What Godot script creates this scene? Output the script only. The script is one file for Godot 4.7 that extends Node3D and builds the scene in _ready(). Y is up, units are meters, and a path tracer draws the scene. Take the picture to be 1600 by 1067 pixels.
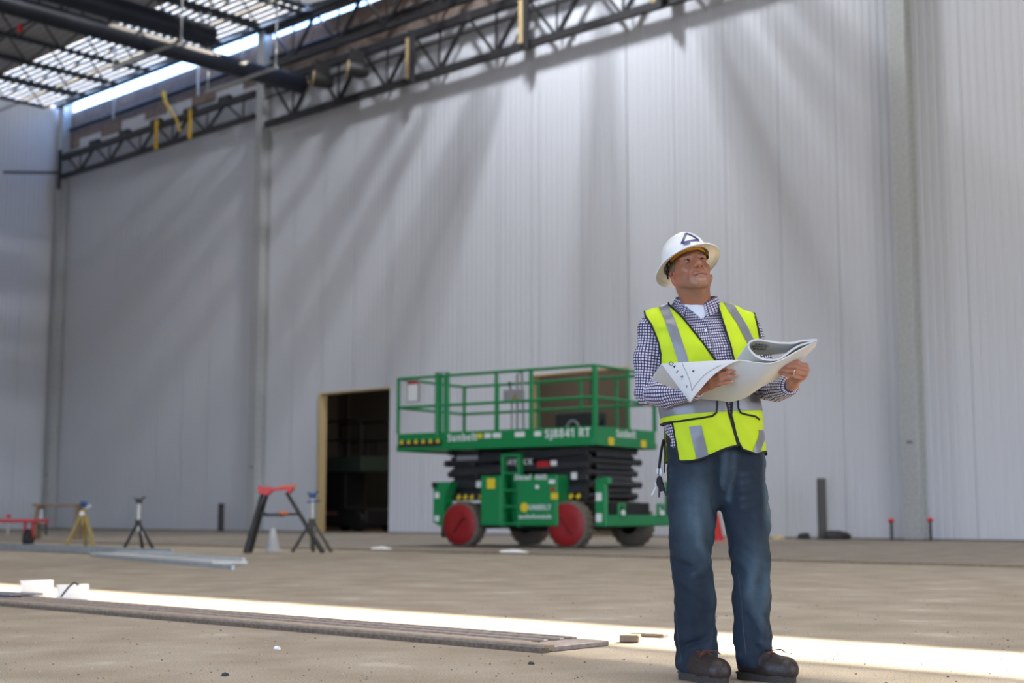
extends Node3D
# A warehouse under construction. World axes: x runs along the long back wall, z from that wall towards the camera, y up. Metres.

# ---------------------------------------------------------------- mesh builder
class MB:
	var v := PackedVector3Array()
	var n := PackedVector3Array()
	var t := PackedVector2Array()
	var c := PackedColorArray()
	var col := Color(1, 1, 1)
	var use_col := false
	func tri(a: Vector3, b: Vector3, d: Vector3, na := Vector3.ZERO, nb := Vector3.ZERO, nd := Vector3.ZERO, ua := Vector2.ZERO, ub := Vector2.ZERO, ud := Vector2.ZERO) -> void:
		if na == Vector3.ZERO:
			na = (b - a).cross(d - a).normalized()
			nb = na
			nd = na
		v.append(a); v.append(d); v.append(b)
		n.append(na); n.append(nd); n.append(nb)
		t.append(ua); t.append(ud); t.append(ub)
		if use_col:
			c.append(col); c.append(col); c.append(col)
	func quad(a: Vector3, b: Vector3, d: Vector3, e: Vector3, ua := Vector2(0, 0), ub := Vector2(1, 0), ud := Vector2(1, 1), ue := Vector2(0, 1)) -> void:
		tri(a, b, d, Vector3.ZERO, Vector3.ZERO, Vector3.ZERO, ua, ub, ud)
		tri(a, d, e, Vector3.ZERO, Vector3.ZERO, Vector3.ZERO, ua, ud, ue)
	func quadn(a: Vector3, b: Vector3, d: Vector3, e: Vector3, na: Vector3, nb: Vector3, nd: Vector3, ne: Vector3, ua := Vector2(0, 0), ub := Vector2(1, 0), ud := Vector2(1, 1), ue := Vector2(0, 1)) -> void:
		tri(a, b, d, na, nb, nd, ua, ub, ud)
		tri(a, d, e, na, nd, ne, ua, ud, ue)
	# box with chamfered edges
	func box(at: Vector3, size: Vector3, b := Basis.IDENTITY, ch := 0.0) -> void:
		var h := size * 0.5
		if ch <= 0.0:
			var p := []
			for k in 8:
				p.append(at + b * Vector3(h.x if k & 1 else -h.x, h.y if k & 2 else -h.y, h.z if k & 4 else -h.z))
			for f in [[4, 5, 7, 6], [1, 0, 2, 3], [5, 1, 3, 7], [0, 4, 6, 2], [6, 7, 3, 2], [0, 1, 5, 4]]:
				quad(p[f[0]], p[f[1]], p[f[2]], p[f[3]])
			return
		ch = minf(ch, 0.45 * minf(size.x, minf(size.y, size.z)))
		var i := h - Vector3(ch, ch, ch)
		for ax in 3:
			var u := (ax + 1) % 3
			var w := (ax + 2) % 3
			for s in [-1.0, 1.0]:
				var q := []
				for k in [[-1, -1], [1, -1], [1, 1], [-1, 1]]:
					var p := Vector3.ZERO
					p[ax] = s * h[ax]; p[u] = k[0] * i[u]; p[w] = k[1] * i[w]
					q.append(at + b * p)
				if s > 0:
					quad(q[0], q[1], q[2], q[3])
				else:
					quad(q[3], q[2], q[1], q[0])
			for s in [-1.0, 1.0]:
				for r in [-1.0, 1.0]:
					var a := Vector3.ZERO; var d := Vector3.ZERO
					a[u] = s * h[u]; a[w] = r * i[w]
					d[u] = s * i[u]; d[w] = r * h[w]
					var a0 := a; var a1 := a; var d0 := d; var d1 := d
					a0[ax] = -i[ax]; a1[ax] = i[ax]; d0[ax] = -i[ax]; d1[ax] = i[ax]
					if s * r > 0:
						quad(at + b * a0, at + b * d0, at + b * d1, at + b * a1)
					else:
						quad(at + b * a1, at + b * d1, at + b * d0, at + b * a0)
		for sx in [-1.0, 1.0]:
			for sy in [-1.0, 1.0]:
				for sz in [-1.0, 1.0]:
					var p0 := at + b * Vector3(sx * h.x, sy * i.y, sz * i.z)
					var p1 := at + b * Vector3(sx * i.x, sy * h.y, sz * i.z)
					var p2 := at + b * Vector3(sx * i.x, sy * i.y, sz * h.z)
					if sx * sy * sz > 0:
						tri(p0, p1, p2)
					else:
						tri(p0, p2, p1)
	# rectangular bar from a to d
	func bar(a: Vector3, d: Vector3, w: float, hh: float, up := Vector3.UP, ch := 0.0) -> void:
		var z := (d - a).normalized()
		if absf(z.dot(up)) > 0.98:
			up = Vector3.BACK if absf(z.z) < 0.9 else Vector3.RIGHT
		var x := up.cross(z).normalized()
		box((a + d) * 0.5, Vector3(w, hh, (d - a).length()), Basis(x, z.cross(x), z), ch)
	# round tube along points; r may be a number or an array
	func tube(pts: Array, r, sides := 8, caps := true, closed := false) -> void:
		var m := pts.size()
		var rings := []
		var norms := []
		var pu := Vector3.ZERO
		var lens := [0.0]
		for k in m:
			var d: Vector3
			if closed:
				d = (pts[(k + 1) % m] - pts[(k + m - 1) % m]).normalized()
			else:
				d = (pts[mini(k + 1, m - 1)] - pts[maxi(k - 1, 0)]).normalized()
			if k == 0:
				pu = d.cross(Vector3.UP if absf(d.y) < 0.9 else Vector3.RIGHT).normalized()
			else:
				pu = (pu - d * pu.dot(d)).normalized()
				lens.append(lens[-1] + (pts[k] - pts[k - 1]).length())
			var pv := d.cross(pu)
			var rr: float = r[k] if r is Array else r
			var ring := PackedVector3Array()
			var nn := PackedVector3Array()
			for j in sides + 1:
				var a := TAU * j / sides
				var q := pu * cos(a) + pv * sin(a)
				ring.append(pts[k] + q * rr); nn.append(q)
			rings.append(ring); norms.append(nn)
		for k in (m if closed else m - 1):
			var k2 := (k + 1) % m
			for j in sides:
				quadn(rings[k][j], rings[k][j + 1], rings[k2][j + 1], rings[k2][j], norms[k][j], norms[k][j + 1], norms[k2][j + 1], norms[k2][j], Vector2(float(j) / sides, lens[k]), Vector2(float(j + 1) / sides, lens[k]), Vector2(float(j + 1) / sides, lens[mini(k2, lens.size() - 1)]), Vector2(float(j) / sides, lens[mini(k2, lens.size() - 1)]))
		if caps and not closed:
			for j in sides:
				tri(pts[0], rings[0][j + 1], rings[0][j])
				tri(pts[m - 1], rings[m - 1][j], rings[m - 1][j + 1])
	# lathe: profile of Vector2(radius, height) along axis from at
	func lathe(prof: Array, at := Vector3.ZERO, b := Basis.IDENTITY, sides := 16, smooth := false) -> void:
		for k in prof.size() - 1:
			var p: Vector2 = prof[k]
			var q: Vector2 = prof[k + 1]
			var d := q - p
			if d.length() < 1e-6:
				continue
			var nl := Vector2(d.y, -d.x).normalized()
			var na := nl
			var nb := nl
			if smooth:
				if k > 0:
					var e: Vector2 = p - prof[k - 1]
					na = (nl + Vector2(e.y, -e.x).normalized()).normalized()
				if k < prof.size() - 2:
					var e2: Vector2 = prof[k + 2] - q
					nb = (nl + Vector2(e2.y, -e2.x).normalized()).normalized()
			for j in sides:
				var a0 := TAU * j / sides
				var a1 := TAU * (j + 1) / sides
				var c0 := Vector3(cos(a0), 0, -sin(a0))
				var c1 := Vector3(cos(a1), 0, -sin(a1))
				var y := Vector3.UP
				quadn(at + b * (c0 * p.x + y * p.y), at + b * (c1 * p.x + y * p.y), at + b * (c1 * q.x + y * q.y), at + b * (c0 * q.x + y * q.y), b * (c0 * na.x + y * na.y), b * (c1 * na.x + y * na.y), b * (c1 * nb.x + y * nb.y), b * (c0 * nb.x + y * nb.y), Vector2(float(j) / sides, p.y), Vector2(float(j + 1) / sides, p.y), Vector2(float(j + 1) / sides, q.y), Vector2(float(j) / sides, q.y))
	# extruded polygon: outline (x, y) counterclockwise, from z0 to z1 of frame b
	func prism(poly: PackedVector2Array, z0: float, z1: float, at := Vector3.ZERO, b := Basis.IDENTITY) -> void:
		var area := 0.0
		for k in poly.size():
			area += poly[k].cross(poly[(k + 1) % poly.size()])
		if area < 0:
			poly.reverse()
		var ix := Geometry2D.triangulate_polygon(poly)
		for k in range(0, ix.size(), 3):
			var q := [poly[ix[k]], poly[ix[k + 1]], poly[ix[k + 2]]]
			if (q[1] - q[0]).cross(q[2] - q[0]) < 0:
				q = [q[0], q[2], q[1]]
			tri(at + b * Vector3(q[0].x, q[0].y, z1), at + b * Vector3(q[1].x, q[1].y, z1), at + b * Vector3(q[2].x, q[2].y, z1))
			tri(at + b * Vector3(q[0].x, q[0].y, z0), at + b * Vector3(q[2].x, q[2].y, z0), at + b * Vector3(q[1].x, q[1].y, z0))
		for k in poly.size():
			var p := poly[k]
			var q2 := poly[(k + 1) % poly.size()]
			quad(at + b * Vector3(p.x, p.y, z0), at + b * Vector3(q2.x, q2.y, z0), at + b * Vector3(q2.x, q2.y, z1), at + b * Vector3(p.x, p.y, z1))
	func ball(at: Vector3, r: Vector3, seg := 12, b := Basis.IDENTITY) -> void:
		for i in seg / 2:
			var p0 := -PI / 2 + PI * i / (seg / 2)
			var p1 := -PI / 2 + PI * (i + 1) / (seg / 2)
			for j in seg:
				var q := []
				for k in [[p0, j], [p0, j + 1], [p1, j + 1], [p1, j]]:
					var a: float = TAU * k[1] / seg
					q.append(Vector3(cos(k[0]) * cos(a), sin(k[0]), -cos(k[0]) * sin(a)))
				var nn := []
				for k in 4:
					nn.append(b * (q[k] / r).normalized())
				quadn(at + b * (q[0] * r), at + b * (q[1] * r), at + b * (q[2] * r), at + b * (q[3] * r), nn[0], nn[1], nn[2], nn[3])
	func mesh() -> ArrayMesh:
		var a := []
		a.resize(Mesh.ARRAY_MAX)
		a[Mesh.ARRAY_VERTEX] = v
		a[Mesh.ARRAY_NORMAL] = n
		a[Mesh.ARRAY_TEX_UV] = t
		if use_col:
			a[Mesh.ARRAY_COLOR] = c
		var m := ArrayMesh.new()
		m.add_surface_from_arrays(Mesh.PRIMITIVE_TRIANGLES, a)
		return m

# ---------------------------------------------------------------- scene helpers
var M := {}

func put(called: String, mesh: Mesh, m: Material, parent: Node = self, at := Vector3.ZERO) -> MeshInstance3D:
	var o := MeshInstance3D.new()
	o.name = called
	o.mesh = mesh
	o.material_override = m
	o.position = at
	o.cast_shadow = GeometryInstance3D.SHADOW_CASTING_SETTING_ON
	place(o, parent)
	return o

# repeats take a three-digit number
func place(o: Node, parent: Node) -> void:
	var base := String(o.name)
	if parent.has_node(NodePath(base)):
		var key := "%d/%s" % [parent.get_instance_id(), base]
		var k: int = counts.get(key, 0) + 1
		while parent.has_node(NodePath("%s_%03d" % [base, k])):
			k += 1
		counts[key] = k
		o.name = "%s_%03d" % [base, k]
	parent.add_child(o, true)
var counts := {}

func obj(called: String, mb: MB, m: Material, parent: Node = self) -> MeshInstance3D:
	return put(called, mb.mesh(), m, parent)

func thing(called: String, label: String, category: String, at := Vector3.ZERO, turn := 0.0, group := "") -> Node3D:
	var o := Node3D.new()
	o.name = called
	place(o, self)
	o.position = at
	o.rotation.y = turn
	return tag(o, label, category, group)

func tag(o: Node3D, label: String, category: String, group := "") -> Node3D:
	o.set_meta("label", label)
	o.set_meta("category", category)
	if group:
		o.set_meta("group", group)
	return o

func struct(o: Node3D, label := "", category := "") -> Node3D:
	o.set_meta("kind", "structure")
	if label:
		o.set_meta("label", label)
		o.set_meta("category", category)
	return o

func group_node(called: String) -> Node3D:
	var o := Node3D.new()
	o.name = called
	place(o, self)
	return o

func dup(src: Node3D, at: Vector3, turn: float, label: String, group := "") -> Node3D:
	var r: Node3D = src.duplicate()
	r.name = String(src.name).trim_suffix("_001")
	place(r, self)
	r.position = at
	r.rotation.y = turn
	r.set_meta("label", label)
	if group:
		r.set_meta("group", group)
	return r

func mat(c: Color, rough := 0.6, metal := 0.0) -> StandardMaterial3D:
	var m := StandardMaterial3D.new()
	m.albedo_color = c
	m.roughness = rough
	m.metallic = metal
	return m

func lin(r: float, g: float, b: float) -> Color:
	return Color(r, g, b).linear_to_srgb()

func noise_tex(size: int, freq: float, octaves: int, ramp: Array, sd := 1, kind := FastNoiseLite.TYPE_SIMPLEX_SMOOTH, as_normal := false, bump := 4.0) -> NoiseTexture2D:
	var f := FastNoiseLite.new()
	f.noise_type = kind
	f.seed = sd
	f.frequency = freq
	f.fractal_octaves = octaves
	var t := NoiseTexture2D.new()
	t.width = size
	t.height = size
	t.seamless = true
	t.noise = f
	if as_normal:
		t.as_normal_map = true
		t.bump_strength = bump
	elif ramp.size():
		var g := Gradient.new()
		var offs := PackedFloat32Array()
		var cols := PackedColorArray()
		for r in ramp:
			offs.append(r[0])
			cols.append(r[1])
		g.offsets = offs
		g.colors = cols
		t.color_ramp = g
	return t

# a material whose colour wanders a little between tones, laid on in world axes
func noisy(c0: Color, c1: Color, rough: float, metal: float, tile: float, sd := 1, freq := 0.02, octaves := 4, normal := 0.0, world := true) -> StandardMaterial3D:
	var m := mat(Color.WHITE, rough, metal)
	m.albedo_texture = noise_tex(512, freq, octaves, [[0.25, c0], [0.75, c1]], sd)
	m.uv1_triplanar = true
	m.uv1_world_triplanar = world
	m.uv1_scale = Vector3.ONE / tile
	if normal > 0:
		m.normal_enabled = true
		m.normal_scale = normal
		m.normal_texture = noise_tex(512, freq * 2, octaves, [], sd + 7, FastNoiseLite.TYPE_SIMPLEX_SMOOTH, true, 6.0)
	return m

func text_mesh(s: String, height: float, depth := 0.004, bold := true, font := "Droid Sans") -> TextMesh:
	var t := TextMesh.new()
	var f := SystemFont.new()
	f.font_names = PackedStringArray([font])
	if bold:
		f.font_weight = 700
	t.font = f
	t.text = s
	t.font_size = 32
	t.pixel_size = height / 23.0
	t.depth = depth
	return t

func area_light(called: String, at: Vector3, towards: Vector3, size: Vector2, energy: float, c: Color) -> void:
	var l := AreaLight3D.new()
	l.name = called
	l.area_size = size
	l.area_normalize_energy = true
	l.light_energy = energy
	l.light_color = c
	l.area_range = 90.0
	l.area_attenuation = 2.0
	l.shadow_enabled = true
	add_child(l, true)
	l.look_at_from_position(at, at + towards, Vector3.UP if absf(towards.normalized().y) < 0.9 else Vector3.BACK)

const WALL := -34.0

func _ready() -> void:
	# ---- camera
	var cam := Camera3D.new()
	cam.name = "camera"
	cam.position = Vector3(0, 0.66, 0)
	cam.rotation = Vector3(deg_to_rad(6.94), deg_to_rad(43.24), 0)
	cam.near = 0.1
	cam.far = 400.0
	var lens := CameraAttributesPhysical.new()
	lens.frustum_focal_length = 50.0
	lens.frustum_focus_distance = 5.85
	lens.exposure_aperture = 2.5
	lens.frustum_far = 400.0
	lens.frustum_near = 0.1
	cam.attributes = lens
	cam.keep_aspect = Camera3D.KEEP_HEIGHT
	add_child(cam)
	cam.fov = 27.0
	# ---- sky, exposure
	var env := Environment.new()
	var sky := Sky.new()
	var sm := ProceduralSkyMaterial.new()
	sm.sky_top_color = Color(0.45, 0.65, 0.95)
	sm.sky_horizon_color = Color(0.85, 0.92, 1.0)
	sm.ground_bottom_color = Color(0.5, 0.47, 0.42)
	sm.ground_horizon_color = Color(0.75, 0.75, 0.74)
	sm.sky_energy_multiplier = 1.0
	sky.sky_material = sm
	env.background_mode = Environment.BG_SKY
	env.sky = sky
	env.background_energy_multiplier = 7.0
	env.tonemap_mode = Environment.TONE_MAPPER_LINEAR
	env.tonemap_exposure = 1.0
	env.sdfgi_enabled = true
	env.ssao_enabled = true
	env.ssil_enabled = true
	var we := WorldEnvironment.new()
	we.name = "world_environment"
	we.environment = env
	add_child(we)
	# ---- sun: comes over the back wall through the gap at the eaves
	var sun := DirectionalLight3D.new()
	sun.name = "sun"
	sun.light_color = Color(1.0, 0.95, 0.87)
	sun.light_energy = 14.0
	sun.light_angular_distance = 0.5
	sun.shadow_enabled = true
	sun.sky_mode = DirectionalLight3D.SKY_MODE_LIGHT_ONLY
	add_child(sun)
	sun.look_at_from_position(Vector3.ZERO, Vector3(0.03, -0.7235, 1.0))
	# ---- unseen daylight sources, placed to light the back wall, the floor and the man
	area_light("unseen_skylight_light", Vector3(-27.8, 24.6, -27.7), Vector3.DOWN, Vector2(1.0, 1.8), 330.0, Color(0.97, 0.98, 1.0))  # out of view, placed to fan streaks over the back wall
	area_light("unseen_front_opening_light", Vector3(-4, 4.5, 15.6), Vector3(0, 0, -1), Vector2(28, 8.6), 28.0, Color(0.90, 0.95, 1.0))  # unseen opening behind the camera, lights the man's front
	area_light("unseen_side_opening_light", Vector3(21.6, 4.0, -9), Vector3(-1, 0, 0), Vector2(18, 7.6), 130.0, Color(1.0, 0.97, 0.92))  # unseen opening at the right, lights the man's right edge
	area_light("unseen_roof_panel_light", Vector3(-1.5, 19.9, -3.5), Vector3.DOWN, Vector2(14, 8), 300.0, Color(1.0, 0.985, 0.96))  # out of view overhead, lights the man and the near floor
	area_light("unseen_roof_panel_light", Vector3(-36.0, 19.9, -8.0), Vector3.DOWN, Vector2(14, 8), 24.0, Color(0.97, 0.98, 1.0))  # out of view, placed to lift the left bay and the deck
	area_light("unseen_right_panel_light", Vector3(-6.5, 19.9, -27.5), Vector3.DOWN, Vector2(2.2, 3), 120.0, Color(1.0, 0.985, 0.96))  # out of view, placed to brighten the wall right of the column
	area_light("unseen_left_panel_light", Vector3(-46.4, 19.85, -20.0), Vector3.DOWN, Vector2(1.6, 3), 62.0, Color(0.93, 0.96, 1.0))  # out of view, placed to brighten the far left bay
	materials()
	build_shell()
	build_roof()
	build_trusses()
	build_lift()
	build_beyond()
	build_props()
	build_overhead()
	build_man()

func materials() -> void:
	M.panel = mat(lin(0.60, 0.62, 0.67), 0.42)
	M.panel_joint = mat(lin(0.35, 0.35, 0.37), 0.6)
	M.brown = noisy(lin(0.20, 0.15, 0.125), lin(0.28, 0.215, 0.18), 0.85, 0.0, 3.0, 5)
	M.black_steel = mat(lin(0.035, 0.034, 0.037), 0.5, 0.2)
	M.joist = mat(lin(0.03, 0.036, 0.045), 0.5, 0.2)
	M.galv = noisy(lin(0.40, 0.42, 0.42), lin(0.56, 0.58, 0.58), 0.42, 0.25, 1.2, 11, 0.03, 4)
	M.deck_glow = noisy(lin(0.62, 0.60, 0.56), lin(0.7, 0.68, 0.64), 0.5, 0.0, 4.0, 12)  # translucency added to give the deck its bright stripes of light
	M.deck_glow.backlight_enabled = true
	M.deck_glow.backlight = Color(0.97, 0.95, 0.90)
	M.deck = noisy(lin(0.55, 0.56, 0.57), lin(0.64, 0.64, 0.64), 0.4, 0.0, 4.0, 12)
	M.duct = mat(lin(0.010, 0.013, 0.024), 0.45, 0.0)
	M.tan = mat(lin(0.5, 0.38, 0.2), 0.6)
	M.yellow = mat(lin(0.75, 0.45, 0.03), 0.5)
	M.red = mat(lin(0.42, 0.015, 0.018), 0.45)
	M.white = mat(lin(0.78, 0.77, 0.74), 0.5)
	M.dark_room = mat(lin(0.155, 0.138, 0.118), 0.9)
	M.out = mat(lin(0.35, 0.33, 0.30), 0.9)
	M.unseen_skylight = mat(lin(0.8, 0.8, 0.8), 0.5)
	M.unseen_skylight.emission_enabled = true
	M.unseen_skylight.emission = Color(1, 1, 1)
	M.unseen_skylight.emission_energy_multiplier = 0.5  # glow shared by the unseen roof lights
	# concrete: broad patches, fine grain, dusty scuffs
	var f := mat(Color.WHITE, 0.8)
	f.albedo_texture = noise_tex(1024, 0.006, 6, [[0.15, lin(0.34, 0.275, 0.20)], [0.5, lin(0.40, 0.33, 0.245)], [0.78, lin(0.44, 0.37, 0.285)], [0.9, lin(0.55, 0.48, 0.39)]], 21)
	f.uv1_triplanar = true
	f.uv1_world_triplanar = true
	f.uv1_scale = Vector3.ONE / 5.0
	f.detail_enabled = true
	f.detail_blend_mode = BaseMaterial3D.BLEND_MODE_MUL
	f.detail_albedo = noise_tex(1024, 0.08, 4, [[0.0, Color(0.30, 0.28, 0.26)], [0.26, Color(0.78, 0.77, 0.75)], [0.5, Color(0.95, 0.95, 0.95)], [0.85, Color(1, 1, 1)]], 33)
	f.detail_uv_layer = BaseMaterial3D.DETAIL_UV_2
	f.uv2_triplanar = true
	f.uv2_world_triplanar = true
	f.uv2_scale = Vector3.ONE / 0.9
	f.normal_enabled = true
	f.normal_scale = 0.06
	f.normal_texture = noise_tex(512, 0.03, 5, [], 44, FastNoiseLite.TYPE_SIMPLEX_SMOOTH, true, 5.0)
	M.floor = f
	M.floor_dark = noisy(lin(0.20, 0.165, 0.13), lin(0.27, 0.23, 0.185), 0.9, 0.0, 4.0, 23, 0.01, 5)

# one insulated metal panel with upright ribs, x0..x1 and y0..y1 on the wall plane, ribs in step with the whole wall
func panel_mesh(w: float, y0: float, y1: float) -> ArrayMesh:
	var mb := MB.new()
	var pitch := 0.23
	var g := 0.014
	var xs := [0.008]
	var zs := [0.0]
	var k := 1
	while k * pitch < w - 0.03:
		var x := k * pitch
		for q in [[-0.030, 0.0], [-0.018, -g], [0.018, -g], [0.030, 0.0]]:
			if x + q[0] > xs[-1] + 0.001 and x + q[0] < w - 0.013:
				xs.append(x + q[0]); zs.append(q[1])
		k += 1
	xs.append(w - 0.008); zs.append(0.0)
	for i in xs.size() - 1:
		mb.quad(Vector3(xs[i], y0, zs[i]), Vector3(xs[i + 1], y0, zs[i + 1]), Vector3(xs[i + 1], y1, zs[i + 1]), Vector3(xs[i], y1, zs[i]))
	var a: float = xs[0]
	var b: float = xs[-1]
	var d := -0.1
	mb.quad(Vector3(a, y0, d), Vector3(a, y0, 0), Vector3(a, y1, 0), Vector3(a, y1, d))
	mb.quad(Vector3(b, y0, 0), Vector3(b, y0, d), Vector3(b, y1, d), Vector3(b, y1, 0))
	mb.quad(Vector3(a, y1, 0), Vector3(b, y1, 0), Vector3(b, y1, d), Vector3(a, y1, d))
	mb.quad(Vector3(a, y0, d), Vector3(b, y0, d), Vector3(b, y0, 0), Vector3(a, y0, 0))
	mb.quad(Vector3(b, y0, d), Vector3(a, y0, d), Vector3(a, y1, d), Vector3(b, y1, d))
	return mb.mesh()

func build_shell() -> void:
	var mb := MB.new()
	mb.box(Vector3(-18, -0.15, -10), Vector3(92, 0.3, 56))
	struct(obj("floor", mb, M.floor), "dusty bare concrete floor of the unfinished hall", "floor")
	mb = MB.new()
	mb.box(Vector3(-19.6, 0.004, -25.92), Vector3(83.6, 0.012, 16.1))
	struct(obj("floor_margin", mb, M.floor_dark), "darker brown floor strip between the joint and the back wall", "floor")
	# back wall: a backing sheet with two door holes, and the panels
	var doors := [[-41.93, -37.9, 5.2], [-31.11, -27.03, 5.16]]
	var back := group_node("wall_back")
	struct(back, "tall pale grey wall of ribbed insulated metal panels", "wall")
	mb = MB.new()
	var zb := WALL - 0.2
	for r in [[-62.0, -41.93, 0.0, 19.85], [-41.93, -37.9, 5.2, 19.85], [-37.9, -31.11, 0.0, 19.85], [-31.11, -27.03, 5.16, 19.85], [-27.03, 23.0, 0.0, 19.85]]:
		mb.box(Vector3((r[0] + r[1]) / 2, (r[2] + r[3]) / 2, zb - 0.02), Vector3(r[1] - r[0], r[3] - r[2], 0.2))
	obj("backing", mb, M.panel_joint, back)
	var full := panel_mesh(1.84, 0.0, 18.2)
	var tops := [18.0, 18.4, 18.1, 18.55, 18.2, 18.5]
	for k in 46:
		var x0 := -60.19 + (k - 1) * 1.84
		var x1 := x0 + 1.84
		var spans := [[x0, x1, 0.0]]
		for d in doors:
			if x1 > d[0] and x0 < d[1]:
				spans = []
				if x0 < d[0] - 0.05:
					spans.append([x0, d[0], 0.0])
				spans.append([maxf(x0, d[0]), minf(x1, d[1]), d[2]])
				if x1 > d[1] + 0.05:
					spans.append([d[1], x1, 0.0])
		var top: float = tops[k % 6] if x0 < -45.5 else 18.2
		for s in spans:
			var m: Mesh = full if s[1] - s[0] > 1.83 and s[2] == 0.0 and top == 18.2 else panel_mesh(s[1] - s[0], s[2], top)
			put("panel", m, M.panel, back, Vector3(s[0], 0, WALL))
	# brown boards above the panels, up to the gap under the eaves
	mb = MB.new()
	mb.box(Vector3(-19.5, 19.0, WALL - 0.07), Vector3(85, 1.7, 0.06))
	for k in 60:
		mb.box(Vector3(-61 + k * 1.4, 19.0, WALL - 0.03), Vector3(0.05, 1.66, 0.03))
	struct(obj("trim_1", mb, M.brown), "brown board band between panel tops and the eaves gap", "trim")
	# flashing on the wall's top edge, shaped to ripple the sunlit strip's far edge
	var wave := PackedVector2Array([Vector2(-61, 19.8), Vector2(21.5, 19.8)])
	var fw := FastNoiseLite.new()
	fw.seed = 3
	fw.frequency = 0.55
	for k in 331:
		var x := 21.5 - k * 0.25
		wave.append(Vector2(x, 19.86 + 0.09 * maxf(0.0, fw.get_noise_1d(x) + 0.25)))
	mb = MB.new()
	mb.prism(wave, -34.36, -34.33)
	struct(obj("trim_3", mb, M.galv), "crooked metal flashing on top of the back wall, shaped to ripple the sunlit strip", "trim")
	# left wall
	var left := group_node("wall_left")
	struct(left, "pale panelled end wall at the left of the hall", "wall")
	mb = MB.new()
	mb.box(Vector3(-61.9, 10.4, -9.0), Vector3(0.3, 20.8, 51))
	obj("backing", mb, M.panel_joint, left)
	var lm := panel_mesh(1.84, 0.0, 20.1)
	for k in 27:
		var p := put("panel", lm, M.panel, left, Vector3(-61.65, 0, WALL + 0.1 + (k + 1) * 1.84))
		p.rotation.y = PI / 2
	# unseen right and front walls, their open bays placed to let daylight in
	mb = MB.new()
	mb.box(Vector3(22.3, 14.1, -9), Vector3(0.4, 12.4, 51))
	mb.box(Vector3(22.3, 4, -26.3), Vector3(0.4, 8, 16.4))
	mb.box(Vector3(22.3, 4, 8.2), Vector3(0.4, 8, 16.4))
	struct(obj("wall_right", mb, M.panel), "unseen right end wall, its wide open bay placed to light the man from the side", "wall")
	mb = MB.new()
	mb.box(Vector3(-20, 14.6, 16.2), Vector3(84, 11.4, 0.4))
	mb.box(Vector3(-40, 4.5, 16.2), Vector3(44, 9, 0.4))
	mb.box(Vector3(16.2, 4.5, 16.2), Vector3(12.4, 9, 0.4))
	struct(obj("wall_front", mb, M.panel), "unseen front wall, its wide open bay placed to light the man from the front", "wall")
	# baseboard: dark grout line and low kerb
	mb = MB.new()
	for r in [[-61.6, -41.95], [-37.88, -31.13], [-27.0, 22.0]]:
		mb.box(Vector3((r[0] + r[1]) / 2, 0.02, WALL + 0.05), Vector3(r[1] - r[0], 0.06, 0.1), Basis.IDENTITY, 0.01)
	struct(obj("baseboard_back", mb, noisy(lin(0.10, 0.085, 0.07), lin(0.16, 0.14, 0.12), 0.9, 0.0, 1.0, 3)), "dark base strip along the foot of the back wall", "baseboard")
	# expansion joint: a low steel rail edge in the floor
	mb = MB.new()
	mb.box(Vector3(-19.5, 0.012, -17.55), Vector3(84, 0.035, 0.10), Basis.IDENTITY, 0.01)
	mb.box(Vector3(-19.5, 0.006, -17.85), Vector3(84, 0.02, 0.06))
	struct(obj("trim_2", mb, noisy(lin(0.16, 0.125, 0.08), lin(0.24, 0.19, 0.13), 0.9, 0.0, 1.0, 4)), "long dark expansion joint strip across the concrete floor", "trim")
	# door frames and the dim room behind
	var n := 1
	for d in doors:
		var fr := group_node("door_%d" % n)
		struct(fr, ["tall open doorway left of the green lift", "tall open doorway behind the green lift's rails"][n - 1], "doorway")
		n += 1
		mb = MB.new()
		mb.box(Vector3(d[0] + 0.06, d[2] / 2, WALL - 0.1), Vector3(0.12, d[2], 0.34), Basis.IDENTITY, 0.01)
		obj("jamb", mb, M.tan, fr)
		mb = MB.new()
		mb.box(Vector3(d[1] - 0.02, d[2] / 2, WALL - 0.1), Vector3(0.05, d[2], 0.26), Basis.IDENTITY, 0.01)
		obj("jamb", mb, M.panel, fr)
		mb = MB.new()
		mb.box(Vector3((d[0] + d[1]) / 2, d[2] - 0.03, WALL - 0.1), Vector3(d[1] - d[0], 0.06, 0.3), Basis.IDENTITY, 0.01)
		obj("lintel", mb, M.tan, fr)
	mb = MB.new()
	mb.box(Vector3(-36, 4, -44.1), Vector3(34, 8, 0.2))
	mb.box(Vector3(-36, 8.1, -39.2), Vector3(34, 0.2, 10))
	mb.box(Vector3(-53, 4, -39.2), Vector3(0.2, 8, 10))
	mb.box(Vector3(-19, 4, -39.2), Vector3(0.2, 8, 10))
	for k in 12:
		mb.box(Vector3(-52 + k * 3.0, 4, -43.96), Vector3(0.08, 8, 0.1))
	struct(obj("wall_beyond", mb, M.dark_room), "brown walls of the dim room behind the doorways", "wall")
	mb = MB.new()
	mb.box(Vector3(-36, -0.15, -41.2), Vector3(34, 0.3, 6.4))
	struct(obj("floor_beyond", mb, M.floor), "concrete floor of the dim room behind the doorways", "floor")
	# steel columns
	column(Vector3(-61.2, 0, WALL + 0.25), "slim galvanised steel column in the far left corner of the hall", 20.2)
	column(Vector3(-45.45, 0, WALL + 0.25), "tall galvanised steel column behind the red pipe tripod", 20.2)
	column(Vector3(-17.55, 0, WALL + 0.25), "tall galvanised steel column right of the man, nearest one", 20.2)

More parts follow.
